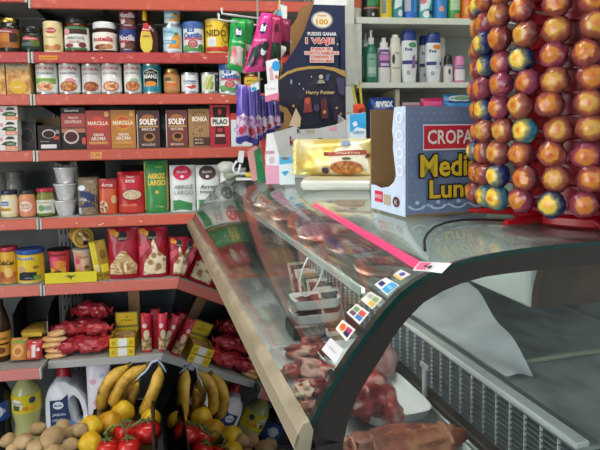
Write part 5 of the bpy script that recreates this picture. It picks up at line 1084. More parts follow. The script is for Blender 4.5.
# kraft wing behind the printed panel
wing = [(312.5, 2), (300, 8), (297, 18), (291, 27), (288, 40), (287, 52), (290, 60), (300, 66), (314, 30)]
g = G(); q = [Vector(pp(x, y, .05))-O for x, y in wing]; n = len(q); cenw = sum(q, Vector())/n
g.add([tuple(cenw)]+[tuple(p) for p in q], [(0, 1+i, 1+(i+1) % n) for i in range(n)], krf); g.add([tuple(p) for p in q]+[(p.x, p.y+.004, p.z) for p in q], [(i, (i+1) % n, n+(i+1) % n, n+i) for i in range(n)]+[[n+i for i in range(n)]], krf); g.build('kraft_wing', T)
g = G(); g.prism([(xr-.20, .0, .0), (xr-.20, .14, .0), (xr-.20, .0, .42)], (0, 0, 0), (.004, 0, 0), krf); g.prism([(xr-.02, .0, .0), (xr-.02, .14, .0), (xr-.02, .0, .42)], (0, 0, 0), (.004, 0, 0), krf); g.build('strut', T)
g = G(); q = [Vector(pp(x, y, .004))-O for x, y in ((316, -4), (347, -3), (347, 5.5), (313.5, 4.5))]; g.prism(q, (0, 0, 0), (0, .003, 0), M('#e6e6e8')); g.build('header_strip', T)
# white base tray of the display
yb = YP-.10; TT = atY(268, 140, yb); 
g = G(); wt = M('#c4c4c2', 'p')
def lb(x, y, Y): return Vector(atY(x, y, Y))-O
x0 = lb(271, 140, yb).x; x1 = lb(346, 140, yb).x; zt = lb(330, 124, yb).z; zl = lb(300, 126, yb).z
prof = [(x0, 0), (x1, 0), (x1, zt+.012), (lb(336, 128, yb).x, zt-.002), (lb(318, 129, yb).x, zl-.008), (lb(300, 128, yb).x, zl-.01), (lb(296, 126, yb).x, zl), (x0, lb(271, 133, yb).z)]
g.prism([(p[0], yb-YP, p[1]) for p in prof], (0, 0, 0), (0, .004, 0), wt)
g.prism([(x0, yb-YP+.004, 0), (x0, -.002, 0), (x0, -.002, lb(272, 128, yb).z+.03), (x0, yb-YP+.004, lb(271, 133, yb).z)], (0, 0, 0), (.004, 0, 0), wt); g.prism([(x1-.004, yb-YP+.004, 0), (x1-.004, -.002, 0), (x1-.004, -.002, zt+.03), (x1-.004, yb-YP+.004, zt+.01)], (0, 0, 0), (.004, 0, 0), wt)
S = lambda x, y, o: (x, yb-YP-o, y)
def tp_(px, py): q = lb(px, py, yb); return q.x, q.z
kx = tp_(299, 131); rx_ = tp_(292.5, 141); px_ = tp_(333, 129); ex_ = tp_(320, 142)
decor(g, S, 1, 1, [('t', 'K', kx[0], kx[1], .012, .014, '#151515', .03), ('t', 'k', rx_[0], rx_[1], .016, .028, '#8a2430', .03), ('r', px_[0]-.012, px_[0]+.012, px_[1]-.006, px_[1]+.006, '#d89aa4'), ('e', ex_[0], ex_[1], .013, .012, '#4a4a4c'), ('r', tp_(304, 0)[0], tp_(313, 0)[0], kx[1]-.006, kx[1]+.003, '#b8a890')])
g.build('base_tray', T, 'pale grey base tray with dark letter')
g = G(); q = [lb(x, y, yb+.02) for x, y in ((289, 126), (296, 108), (301, 118), (300, 127))]; g.prism(q, (0, 0, 0), (0, .003, 0), M('#d0b896')); g.build('torn_flap', T)
g = G(); q = [lb(x, y, yb+.06) for x, y in ((262, 101), (275, 103), (287, 108), (293, 118), (288, 128), (270, 132), (284, 122), (284, 113), (272, 106))]
g.prism(q, (0, 0, 0), (0, .004, 0), krf); g.build('kraft_rim', T)

# small packs around the display
def flat_pack(name, label, cat, px, Y, t, c, items=None, poly=None, group=None, k='g', lean=0):
    """slab with an outline given on its own plane"""
    q = [Vector(atY(x, y, Y)) for x, y in px]; o = Vector(((q[0].x+q[-1].x)/2, Y, min(p.z for p in q))); g = G()
    q = [p-o for p in q]; n = len(q); cn = sum(q, Vector())/n
    g.add([tuple(cn)]+[tuple(p) for p in q], [(0, 1+i, 1+(i+1) % n) for i in range(n)], M(c, k))
    g.add([(p.x, 0, p.z) for p in q]+[(p.x, t, p.z) for p in q], [(i, (i+1) % n, n+(i+1) % n, n+i) for i in range(n)]+[[n+i for i in range(n)]], M(c, k))
    if items:
        r = []
        sc = Y/F/.99
        for it in items:
            if it[0] == 'y': r.append(('y', [((Vector(atY(x, y, Y))-o).x, (Vector(atY(x, y, Y))-o).z) for x, y in it[1]], it[2]))
            elif it[0] in 'eo': c_ = Vector(atY(it[1], it[2], Y))-o; r.append((it[0], c_.x, c_.z, it[3]*sc, it[4]*sc)+tuple(it[5:]))
            elif it[0] == 't': c_ = Vector(atY(it[2], it[3], Y))-o; r.append(('t', it[1], c_.x, c_.z, it[4]*sc, it[5]*sc)+tuple(it[6:]))
        decor(g, lambda x, y, o_: (x, -o_, y), 1, 1, r)
    ob = g.build(name); ob.location = o; return tag(ob, label, cat, group)
def base_y(px, Y): return proj((atY(px, 170, Y)[0], Y, ZC))[1]
Yg = 1.42
flat_pack('gum_pack', 'small white and blue pack with grey thumb notch, left of the cookies', 'pack', [(279, 157), (294, 156), (295, base_y(295, Yg)), (280, base_y(280, Yg))], Yg, .02, '#dfe8ee', [('y', [(279.3, 157), (294, 156.2), (294, 163), (279.5, 164.5)], '#4fa8d8'), ('y', [(282, 157), (289, 156.5), (288, 160), (283, 160.3)], '#6a7076'), ('y', [(281, 172), (287, 170.5), (289, 172), (285, 176)], '#3f9fd0')])
Ya = 1.45; yb_ = base_y(275, Ya)
flat_pack('candy_box', 'white candy box with pink base leaning at the end of the counter', 'box', [(267, 134), (273, 133), (279, 154), (282, yb_), (267, yb_), (265.5, 158)], Ya, .03, '#e6e4e6', [('y', [(264.8, 165), (281.5, 166), (283, yb_), (266, yb_)], '#dfa0b8'), ('e', 272, 160, 3, 4, '#c9b8c4'), ('t', 'mini', 270, 152, 8, 4, '#c05a78')])
flat_pack('candy_card', 'red edged white card leaning left of the white candy box', 'card', [(258.5, 134), (262, 133), (270.5, 154), (270, base_y(270, 1.49)), (266.5, base_y(266, 1.49))], 1.49, .006, '#c2382f')
flat_pack('candy_card', 'green candy card behind the white plastic hook', 'card', [(254, 151), (260, 147), (266, 156), (266, base_y(266, 1.53)), (258, base_y(258, 1.53))], 1.53, .006, '#1f7a4a', [('e', 262, 158, 3, 4, '#2d9a5c')])
flat_pack('candy_card', 'pink candy card poking out left of the green card', 'card', [(247, 152), (256, 145), (258, 150), (256, base_y(256, 1.56)), (252, base_y(252, 1.56))], 1.56, .006, '#d99a94')
T = thing('plastic_hook_stand', 'white plastic stand with a square hook at the far end of the counter', 'stand', tuple(atZ(251, base_y(251, 1.60), ZC)))
o_ = Vector(T.location); g = G(); whp = M('#dcdfe0', 'g'); Yh = 1.60
def h_(x, y, d=0): return Vector(atY(x, y, Yh+d))-o_
g.box((0, .005, .003), (h_(267, 172).x-h_(237, 172).x, .04, .006), whp, bev=.001); g.build('stand_base', T)
g = G(); g.prism([h_(239, 150.5), h_(244.5, 151), h_(243, 163), h_(237.5, 162)], (0, 0, 0), (0, .004, 0), whp); g.build('hook_plate', T)
g = G(); g.tube([h_(237, 161), h_(234, 165), h_(233, 170), h_(236, 173), h_(239, 171), h_(240.5, 164)], .0034, whp, 8); g.tube([h_(237, 173), h_(240, 173.4), h_(247, 173.5)], .003, whp, 8); g.build('hook_loop', T)
ob = G(); ob.blob((0, 0, 0), (.017, .012, .008), M('#d9bb1c', 'g'), nz=.2, seed=4); ob = ob.build('sweet_sachet'); c = atY(250.5, 166, 1.60); ob.location = (c[0], 1.605, ZC+.0145); tag(ob, 'small yellow sachet lying on the white hook stand', 'sachet')
ob = G(); ob.blob((0, 0, 0), (.03, .03, .02), M('#c9cbc8', 'g'), nz=.2, seed=5); ob = ob.build('napkin_ball'); c = atY(226, 172, 1.86); ob.location = (c[0], 1.9, ZC+.02); tag(ob, 'crumpled whitish paper at the far corner of the counter top', 'paper')

# wire hook rack with hanging bags
YR = 1.58
rk = atZ(261, base_y(261, YR+.12), ZC)
T = thing('hook_rack', 'white wire hook rack carrying candy bags at the far end of the counter', 'rack', (rk[0], YR+.12, ZC)); o_ = Vector(T.location)
whr = M('#dadcd8', 'g')
g = G(); g.box((0, 0, .004), (.05, .10, .008), whr, bev=.002); g.build('rack_base', T)
g = G(); zt_ = (Vector(atY(263, -8, YR+.12))-o_).z; g.tube([(0, 0, .006), (0, 0, zt_)], .0032, M('#8f8f8a', 'g'), 8); g.build('pole', T)
def hook(pts, nm='hook', m=whr, r=.0028):
    g = G(); P_ = [Vector(atY(x, y, Y))-o_ for x, y, Y in pts]; g.tube(P_, r, m, 8); g.build(nm, T)
hook([(221.5, 8, 1.45), (222, 13.5, 1.45), (228, 14.5, 1.46), (262, 19, 1.56), (261, 20, 1.70)]); hook([(218.5, 13.5, 1.43), (219, 19.5, 1.43), (225, 21, 1.44), (240, 22, 1.5), (261, 26, 1.70)])
hook([(220, 89, 1.45), (220.5, 92.5, 1.45), (226, 93.5, 1.46), (262, 97.5, 1.56), (261, 98, 1.70)])
hook([(252, 83, 1.40), (256, 82, 1.42), (262, 79, 1.70)], 'hook', M('#b9a24c', 'g'), .0022)
hook([(279.5, 0, 1.58), (279, 9, 1.58), (276, 14, 1.60), (261, 16, 1.70)], 'hook', M('#d8b072', 'g'), .003)
def hang_bag(label, quad, Y, t, c, items, sd, group, wr=.002, sealc=None, name='candy_bag', yaw=0):
    """hanging bag: quad pixels tl,tr,br,bl on plane Y; leaning outline kept by shear of the outline itself"""
    tl, tr, br, bl_ = [Vector(atY(x, y, Y)) for x, y in quad]; o = (tl+tr)/2; g = G()
    def fth(a, b): return t/2*max(0, 1-abs(2*a-1)**2.6)**.6*max(0, 1-abs(2*b-1)**4)**.6
    def pos(a, b): return tl*(1-a)*b+tr*a*b+bl_*(1-a)*(1-b)+br*a*(1-b)-o
    def Sx(x, y, of):
        a = x+.5; p = pos(a, y); f_ = fth(a, y); nn = mnoise.noise(Vector((a*5+sd, y*6, sd)))*wr*min(1, f_/(t*.2)); q = Vector((p.x, -f_+nn-of, p.z)); 
        return q
    g.grid(lambda a, b: Sx(a-.5, b, 0), 14, 18, M(c, 'g'))
    g.grid(lambda a, b: Vector((pos(a, b).x, fth(a, b), pos(a, b).z)), 8, 9, M(c, 'g'))
    decor(g, Sx, 1, 1, items, off0=.001, step=.0005)
    ob = g.build(name); ob.location = o; ob.rotation_euler = (0, 0, yaw); return tag(ob, label, 'candy', group)
gum1 = M2('#c9d0c4', '#c8434c', 34, .25, (.42, .6), c3='#e09aa0'); gum2 = M2('#d85a92', '#1c2a26', 30, .25, (.40, .58), c3='#8a3058')
fini = lambda y: [('e', .02, y, .24, .09, '#1d2a5c'), ('t', 'fini', .02, y+.005, .36, .12, '#f0f2f6', .05)]
gb = 'candy bags hanging on the rack'
hang_bag('hanging green candy bag with red and white sweets in its window', [(231, 18), (247, 19), (244, 73), (227, 69)], 1.50, .035, '#23a648', [('y', [(-.5, .04), (.5, .0), (.5, .42), (.1, .46), (-.5, .42)], gum1), ('y', [(-.5, .02), (.5, -.01), (.5, .1), (-.5, .12)], '#2aa84c')]+fini(.72)+[('t', 'Sandia', .0, .54, .7, .05, '#c8f0d0')], 1, gb)
hang_bag('hanging bright pink candy bag, largest and nearest on the rack', [(261, 12.5), (273, 13.5), (266, 71), (243, 73)], 1.46, .04, '#d8348c', [('y', [(-.45, .1), (.48, .06), (.5, .44), (.1, .5), (-.4, .40)], gum2), ('e', .22, .34, .14, .08, '#dfe6e2'), ('e', .3, .42, .2, .08, '#1c3a2c')]+[('e', -.06, .72, .24, .09, '#1d2a5c'), ('t', 'fini', -.06, .725, .36, .12, '#f0f2f6', .05)]+[('t', 'Regaliz', -.05, .52, .7, .05, '#f6cfe4')], 2, gb)
hang_bag('crimson candy bag behind the pink one', [(271, 14), (282, 16), (281, 60), (268, 62)], 1.53, .03, '#a81c54', [('y', [(-.4, .05), (.45, .05), (.45, .36), (-.3, .4)], '#20402c'), ('e', 0, .7, .2, .1, '#5a1234')], 3, gb)
hang_bag('dark crimson candy bag furthest back on the upper hook', [(281, 18), (291, 20), (290, 56), (279, 58)], 1.58, .03, '#8a1a44', [('y', [(-.4, .05), (.45, .05), (.45, .36), (-.3, .4)], '#2a1c20')], 4, gb)
hang_bag('green tail of a candy bag behind the green one', [(246, 18), (254, 21), (250, 60), (244, 62)], 1.55, .025, '#1f8a3c', [('y', [(-.4, .05), (.45, .05), (.45, .36), (-.3, .4)], gum1)], 5, gb)
pv = M2('#4a3aa0', '#8a6ac8', 26, .25, (.35, .6)); 
pq = [((237, 84), (247, 85), (249, 141), (236, 143), 1.44, '#5f49ac', 'first purple sweet bag on the lower hook, nearest the shelf'), ((245, 86), (254, 87), (258, 145), (247, 142), 1.46, '#6a54b8', 'second purple sweet bag on the lower hook'), ((253, 88), (260, 89), (263, 140), (254, 141), 1.49, '#43358a', 'third purple sweet bag on the lower hook'), ((259, 95), (266, 96), (268, 136), (260, 138), 1.51, '#332c78', 'fourth dark purple sweet bag on the lower hook'), ((265, 96), (272, 98), (275, 132), (266, 134), 1.53, '#4a3c98', 'fifth purple sweet bag on the lower hook'), ((271, 99), (279, 102), (281, 128), (272, 130), 1.55, '#2c2760', 'sixth and darkest sweet bag, nearest the card display')]
for i, (a, b, c, d, Y, col, lab) in enumerate(pq):
    hang_bag(lab, [a, b, c, d], Y, .022, col, [('y', [(-.48, .1), (.48, .1), (.48, .42), (.1, .5), (-.48, .44)], M2('#d8c0cc', '#b8344a', 50, .3, (.42, .6), c3='#a890c8')), ('e', -.1, .2, .2, .07, '#b82c3c'), ('r', -.45, .45, 0, .1, '#3a2e8a'), ('r', -.15, -.02, .5, .95, '#9a86d8')], 10+i, 'purple sweet bags on the lower hook', .003)
flat_pack('hanging_pack', 'white and blue hanging pack with a round blue corner', 'pack', [(266, 61), (277, 58.5), (279.5, 64), (278, 83), (268, 84)], 1.42, .015, '#e6e6e8', [('e', 276, 66, 4, 5, '#2f9ad8'), ('y', [(269, 68), (272, 66), (274, 80), (270, 80)], '#d8b0c0'), ('e', 276.5, 77, 1.5, 2, '#d8643c')])
flat_pack('price_card', 'white price card with a pink lower edge hanging on the rack', 'card', [(264.5, 84.5), (278, 81.5), (278.5, 98.5), (265.5, 102)], 1.41, .002, '#ecebec', [('y', [(265.2, 96), (278.4, 92.5), (278.5, 98.5), (265.5, 102)], '#e07a9c'), ('t', '1,00', 271, 89, 8, 2.4, '#b8a8b0')])
flat_pack('sweet_pack', 'tiny white and cyan pack hanging on the yellow wire', 'pack', [(250.5, 85), (258, 81.5), (259, 89), (252, 92)], 1.41, .006, '#d6e6ea', [('e', 254, 89, 2.5, 2, '#2f9ab8')])
flat_pack('sweet_pack', 'blue and white pack at the top of the rack', 'pack', [(272, 14), (279, 8), (280.5, 4), (284, 4), (284.5, 19), (272.5, 17)], 1.66, .01, '#4fb4de', [('y', [(280, 5), (287, 6), (287, 19), (282.5, 18)], '#e0dcd4')])
for i, (px, py, c, lab) in enumerate(((284, 45, '#e3b07a', 'orange and white snack pack tucked at the top of the display curve'), (279, 52, '#ecdfd8', 'pale snack pack below the orange one at the display curve'), (274, 60, '#dfae54', 'yellowish snack pack lowest at the display curve'))):
    Y = 1.60-.03*i; c_ = atY(px, py, Y); o = G(); o.blob((0, 0, 0), (.024, .014, .014), M2(c, '#ede6de', 40, .3), nz=.2, seed=90+i, R=Matrix.Rotation(-.6, 3, 'Y')); ob = o.build('snack_pack'); ob.location = c_; tag(ob, lab, 'snack', 'snack packs at the display edge')

# pencils, chewing gum and small boxes right of the display
Yq = 1.55; by = base_y(357, Yq)
flat_pack('gum_box', 'light blue and white upright box left of the pastry carton', 'box', [(349.5, 114.5), (366, 112.5), (366, base_y(366, Yq)), (350.5, base_y(350, Yq))], Yq, .04, '#e2ecf2', [('y', [(349.5, 114.8), (366, 112.8), (365.8, 129), (357, 127), (350, 133)], '#39a2dc'), ('t', 'TURRON', 358, 132.5, 12, 3.4, '#2f88c4', .02), ('y', [(352, 123), (356, 121), (358, 125), (354, 127)], '#e6f0f6')])
T = thing('pencil_cup', 'grey cup of yellow pencils behind the light blue box', 'cup', tuple(atZ(356, base_y(356, 1.66), ZC))); g = G(); hp_ = (Vector(atY(356, 112, 1.66))).z-ZC
g.lathe([(.026, 0), (.028, hp_), (.025, hp_), (.024, .004)], M('#a8a49a', 'g'), 20); g.build('cup_body', T)
for i, (xa, ya, xb, yb2) in enumerate(((352.5, 86, 359, 116), (360, 84, 362.5, 116))):
    o = G(); a = Vector(atY(xa, ya, 1.655)); b = Vector(atY(xb, yb2, 1.665)); b = b+(b-a)*.25; o.tube([a, b], .0036, M('#c9b83c', 'g'), 6); o.tube([a, a+(a-b).normalized()*.01], [.0034, .0005], M('#7d8a3c'), 6); ob = o.build('pencil'); tag(ob, ['left', 'right'][i]+' yellow green pencil standing in the grey cup', 'pencil', 'pencils in the cup')
flat_pack('lighter_pack', 'small red orange pack leaning on the pencil cup', 'pack', [(353.5, 105), (363, 103), (365.5, 110), (360, 115), (354, 112)], 1.61, .01, '#cf4a28', [('y', [(358, 110), (364, 107), (364, 111), (359, 114)], '#7a2c1c')])
# thin black cable on the counter top
o = G(); o.tube([(p[0], p[1], ZC+.0022) for p in [atZ(x, y, ZC) for x, y in ((425, 252), (424, 243), (427, 236), (434, 229), (446, 224), (462, 221.5), (480, 221), (505, 222))]], .0018, M('#17181a', 'g'), 6); tag(o.build('cable'), 'thin black cable curling on the glass in front of the lollipop stand', 'cable')

# ------------------------------------------------------------------ lollipop tower
tc = atZ(585, 218.0, ZC); RT = .153
T = thing('lollipop_stand', 'red lollipop display stand on the counter top at right', 'stand', (tc[0], tc[1], ZC)); red = M('#a8101c', 'g')
g = G(); g.lathe([(.098, .0), (.102, .003), (.102, .012), (.095, .018), (.06, .024)], red, 40); g.build('stand_base', T)
for k in range(8):
    a = 2*PI*k/8+.35; g = G()
    if k == 1 or k == 2: continue
    g.tube([(.09*math.cos(a), .09*math.sin(a), .008), (.13*math.cos(a), .13*math.sin(a), .008), (.165*math.cos(a), .165*math.sin(a), .007)], [.008, .0075, .0045], red, 10, flat=.8); g.build('foot', T)
HT = .41
g = G(); g.lathe([(.10, .018), (.10, HT)], M2('#7a0c18', '#a81824', 20, .3), 40); g.build('core', T)
for k in range(13):
    z = .038+k*.0308; g = G(); g.lathe([(.10, z-.0125), (.116, z-.0145), (.116, z-.0125), (.10, z-.0105)], red, 40, cap=False); g.build('ring', T)
def pop_mat(c0, c1, c2, c3):
    m = bpy.data.materials.new('lollipop_wrapper'); m.use_nodes = True; nt = m.node_tree; b = nt.nodes['Principled BSDF']; L = nt.links.new; N = nt.nodes.new
    tcn = N('ShaderNodeTexCoord'); sp = N('ShaderNodeSeparateXYZ'); L(tcn.outputs['Object'], sp.inputs[0])
    info = N('ShaderNodeObjectInfo'); nz = N('ShaderNodeTexNoise'); nz.noise_dimensions = '4D'; nz.inputs['Scale'].default_value = 95; nz.inputs['Detail'].default_value = 3; L(tcn.outputs['Object'], nz.inputs['Vector'])
    mw = N('ShaderNodeMath'); mw.operation = 'MULTIPLY'; mw.inputs[1].default_value = 40; L(info.outputs['Random'], mw.inputs[0]); L(mw.outputs[0], nz.inputs['W'])
    cmb = N('ShaderNodeCombineXYZ'); L(sp.outputs['X'], cmb.inputs[0]); L(sp.outputs['Z'], cmb.inputs[1])
    ln = N('ShaderNodeVectorMath'); ln.operation = 'LENGTH'; L(cmb.outputs[0], ln.inputs[0])
    mr = N('ShaderNodeMath'); mr.operation = 'MULTIPLY_ADD'; mr.inputs[1].default_value = 1/.0165; L(ln.outputs['Value'], mr.inputs[0])
    n2 = N('ShaderNodeMath'); n2.operation = 'MULTIPLY_ADD'; n2.inputs[1].default_value = .9; n2.inputs[2].default_value = -.47; L(nz.outputs['Fac'], n2.inputs[0]); L(n2.outputs[0], mr.inputs[2])
    rp = N('ShaderNodeValToRGB'); e = rp.color_ramp.elements; e[0].position = .0; e[0].color = lin(c0); e[1].position = .98; e[1].color = lin(c3)
    x = e.new(.32); x.color = lin(c1); x = e.new(.52); x.color = lin(c1); x = e.new(.68); x.color = lin(c2); L(mr.outputs[0], rp.inputs[0]); L(rp.outputs[0], b.inputs['Base Color'])
    b.inputs['Roughness'].default_value = .22; b.inputs['Specular IOR Level'].default_value = .6
    bp = N('ShaderNodeBump'); bp.inputs['Strength'].default_value = .5; bp.inputs['Distance'].default_value = .002; L(nz.outputs['Fac'], bp.inputs['Height']); L(bp.outputs[0], b.inputs['Normal'])
    return m
PM = {'orange': pop_mat('#b84e1a', '#c07a2e', '#964836', '#703438'), 'yellow': pop_mat('#be6224', '#c2923e', '#9e5838', '#763c38'), 'pink': pop_mat('#b65824', '#be7632', '#903c48', '#763244'), 'blue': pop_mat('#e0902c', '#e2c04c', '#7a7a5c', '#1c2c5c'), 'teal': pop_mat('#d8602c', '#e4be44', '#9a8a4c', '#2c6a7a')}
pop = {}
for k_, m in PM.items():
    g = G(); g.blob((0, 0, 0), (.0174, .0148, .0174), m, nz=.16, fr=5, seed=len(pop), n=20, k=13)
    for q in range(9):   # pleats of the wrapper towards the stick
        a = 2*PI*q/9; g.add([(.013*math.cos(a), .006, .013*math.sin(a)), (.013*math.cos(a+.35), .006, .013*math.sin(a+.35)), (.0025, .0185, 0), (.0155*math.cos(a+.17), .004, .0155*math.sin(a+.17))], [(0, 3, 2), (3, 1, 2)], m)
    r_ = g.build('lollipop'); 
    g = G(); g.tube([(0, .012, 0), (0, .048, 0)], .0018, M('#e8e6e0', 'g'), 6); s_ = g.build('stick', r_); pop[k_] = (r_, s_)
rows = 12; step = math.radians(15.0); used = set(); ordn = ['first', 'second', 'third', 'fourth', 'fifth', 'sixth', 'seventh', 'eighth', 'ninth', 'tenth', 'eleventh', 'twelfth']
vdir = math.atan2(-tc[1], -tc[0])
random.seed(21)
pat = {0: {5: 'orange', 4: 'teal', 3: 'teal', 2: 'pink', 1: 'blue'}, 1: {3: 'blue'}, 2: {5: 'blue'}, 3: {2: 'teal'}, 4: {4: 'blue'}, 6: {2: 'blue', 4: 'blue'}, 7: {4: 'blue'}, 9: {5: 'blue', 1: 'blue'}}
lp = T
nrow = {}
for k in range(rows):
    z = .038+k*.0308
    for j in range(-6, 8):    # 0 faces the camera, positive runs to the left in the picture
        a = vdir-step*j*1.0+ (.03 if k % 2 else 0)+random.uniform(-.02, .02)
        q_ = np.array([tc[0]+RT*math.cos(a), tc[1]+RT*math.sin(a), 0])-np.array([b0[0], b0[1], 0]); qx, qy = q_@e2, q_@e1
        if -.02 < qx < bw_+.022 and -.02 < qy < bd_+.02 and k < 6: continue
        kind = pat.get(k, {}).get(j) or random.choice(['orange', 'orange', 'yellow', 'yellow', 'pink', 'orange', 'pink'])
        r0, s0 = pop[kind]
        if kind in used: r_ = r0.copy(); COL.objects.link(r_); s_ = s0.copy(); COL.objects.link(s_); s_.parent = r_
        else: r_, s_ = r0, s0; used.add(kind)
        rr = RT+random.uniform(-.003, .003)
        r_.location = (tc[0]+rr*math.cos(a), tc[1]+rr*math.sin(a), ZC+z+random.uniform(-.0015, .0015))
        r_.rotation_euler = (random.uniform(-.12, .12), random.uniform(-3, 3), a+PI/2+random.uniform(-.15, .15))
        where = f'{ordn[j]} column left of the tower centre' if 0 < j else ('middle column facing the camera' if j == 0 else f'{ordn[-j]} column right of the tower centre'.replace('first', 'next'))
        if j > 0: where = f'{ordn[j-1]} left of the middle column'
        elif j < 0: where = f'{ordn[-j-1]} right of the middle column'
        else: where = 'in the middle column'
        col = {'orange': 'orange and maroon', 'yellow': 'yellow orange', 'pink': 'orange and pink', 'blue': 'blue edged yellow', 'teal': 'teal edged yellow'}[kind]
        tag(r_, f'{col} lollipop in ring {k+1} from the base, {where}', 'lollipop', 'wrapped lollipops on the red tower')

# ------------------------------------------------------------------ white wall cabinet with toiletries
YK = 2.36
def kx(px, py=60): return atY(px, py, YK)[0]
xl = kx(345); xrr = 1.55; zU = atY(400, 17.5, YK)[2]; zL = atY(400, 82.5, YK)[2]; zB = .9
cm = M('#d9dcd0', 'g'); inn = M('#a5aaa4', 'p')
T = thing('wall_cabinet', 'white open cabinet of toiletries on the back wall', 'cabinet', ((xl+xrr)/2, YK, zB)); hw = (xrr-xl)/2; HC = 1.35
g = G(); g.box((0, .31, HC/2), (2*hw, .012, HC), inn); g.build('back_panel', T)
for e in (-1, 1): g = G(); g.box((e*(hw-.022), .155, HC/2), (.044 if e < 0 else .02, .30, HC), cm, bev=.002); g.build('side_panel', T)
for z, th in ((zU, .027), (zL, .023), (zL-.30, .023), (zU+.33, .024), (.98, .02)):
    g = G(); g.box((.02, .15, z-zB-th/2), (2*hw-.06, .30, th), cm, bev=.0015); g.build('shelf', T)
g = G(); g.box((kx(399, 100)-(xl+xrr)/2, .16, zL-.023-.14-zB), (.018, .28, .27), M('#b8ae96', 'p')); g.build('divider', T)
g = G(); g.grid(lambda a, b: (kx(346)-(xl+xrr)/2+a*(kx(361.5)-kx(346)), -.006+.004*math.sin(a*7+b*3), zL-.01-zB+b*(zU-zL-.02)), 12, 10, M('#c8c9bf', 'g')); ob = g.build('plastic_sheet', T)
def kp(x0, x1, yt, zb, dy=.03, rnd=True):
    Y = YK+dy; ym = (proj((kx((x0+x1)/2), Y, zb))[1]+yt)/2; w = atY(x1, ym, Y)[0]-atY(x0, ym, Y)[0]; Y2 = Y+(w/2 if rnd else 0)
    a = atY(x0, ym, Y2)[0]; b = atY(x1, ym, Y2)[0]; h = atY((x0+x1)/2, yt, Y2)[2]-zb; return ((a+b)/2, Y2, zb), b-a, h
def flask(name, label, cat, x0, x1, yt, zb, body, cap, items, prof, capz, dy=.03, group=None, sy=.65, capr=None):
    loc, w, h = kp(x0, x1, yt, zb, dy); T = thing(name, label, cat, loc, group=group); R = w/2; g = G()
    g.lathe([(R*r, h*z) for r, z in prof], M(body, 'g'), 28, sy=sy)
    ys = [p[1] for p in prof]; rs = [p[0] for p in prof]
    def rad(z): return R*float(np.interp(z/h, ys, rs))
    decor(g, lambda x, y, o: (math.sin(x/R*1.15)*(rad(y)+o), -math.cos(x/R*1.15)*(rad(y)*sy+o), y), 2*R, h, items, off0=.0006); g.build('body', T)
    g = G(); g.lathe([(R*r, h*z) for r, z in capz], M(cap, 'g'), 24, sy=capr or sy); g.build('cap', T); return T
gB = 'toiletry bottles on the lower cabinet shelf'
for x0, x1, yt, lab, dy in ((360, 371, 33, 'green pump soap bottle at the back, half hidden', .09), (365, 377, 30.5, 'clear green pump soap bottle with white label in front', .02)):
    T = flask('soap_bottle', lab, 'bottle', x0, x1, yt, zL, '#2f7a5c', '#d9dcd8', [('r', -.36, .36, .12, .55, '#7fae98'), ('t', 'JABON', 0, .45, .5, .05, '#2a5a48'), ('r', -.3, .3, .18, .3, '#a8c4b4')], [(.85, 0), (1, .02), (1, .58), (.8, .68), (.45, .74)], [(.48, .73), (.5, .86), (.2, .87), (.18, .97), (.32, .975), (.3, 1)], dy, gB, .8)
T = flask('lotion_bottle', 'white lotion bottle with purple banded label', 'bottle', 377.5, 390, 38, zL, '#e6e4e6', '#ecebea', [('r', -.5, .5, .35, .74, '#6a4a8a'), ('r', -.4, .4, .5, .62, '#c88ab8'), ('t', 'CREMA', 0, .66, .6, .05, '#f0e6f0'), ('r', -.3, .3, .38, .44, '#d8c4dc')], [(.88, 0), (1, .02), (1, .72), (.9, .78), (.5, .8)], [(.62, .79), (.62, .9), (.36, .91), (.34, 1)], .03, gB, .7)
T = flask('lotion_bottle', 'cream coloured lotion bottle with a small dark oval', 'bottle', 389.5, 401, 35, zL, '#dedccb', '#e2dfcf', [('e', -.22, .5, .12, .1, '#3a4a44'), ('r', -.3, .3, .3, .34, '#b8b49c'), ('t', 'GEL', .1, .62, .4, .05, '#8a8a6a')], [(.88, 0), (1, .02), (1, .76), (.82, .82)], [(.84, .82), (.84, .93), (.6, .94), (.58, 1)], .04, gB, .7)
def hs(lab, x0, x1, yt, dy, acc):
    flask('shampoo_bottle', lab, 'bottle', x0, x1, yt, zL, '#e4e7e8', '#26408a', [('e', .15, .72, .26, .05, acc), ('t', 'hs', -.1, .64, .4, .06, '#3a4a7a', .04), ('r', -.5, .5, .36, .43, '#3a4680'), ('e', -.12, .2, .12, .045, '#a8b0c0'), ('y', [(.05, .28), (.3, .3), (.25, .55), (.1, .5)], '#8a6a9a' if acc != '#e08a3c' else '#cfd6e0')], [(.72, 0), (.8, .02), (.97, .35), (1, .6), (.94, .76), (.88, .82)], [(.90, .78), (.88, .95), (.72, 1)], dy, gB, .6)
hs('white shampoo bottle with blue cap and violet swirl', 401, 417, 30.5, .03, '#5a9a6a'); hs('white shampoo bottle with blue cap, back one of the pair', 418.5, 432, 36, .10, '#6a9a8a'); hs('white shampoo bottle with blue cap and orange leaf, front of the pair', 425, 441, 33.5, .03, '#e08a3c')
T = flask('cream_bottle', 'plain cream bottle standing half behind the shampoo pair', 'bottle', 434, 445, 38, zL, '#d8d6c8', '#d8d6c8', [], [(.9, 0), (1, .02), (1, .8)], [(.95, .8), (.9, 1)], .11, gB)
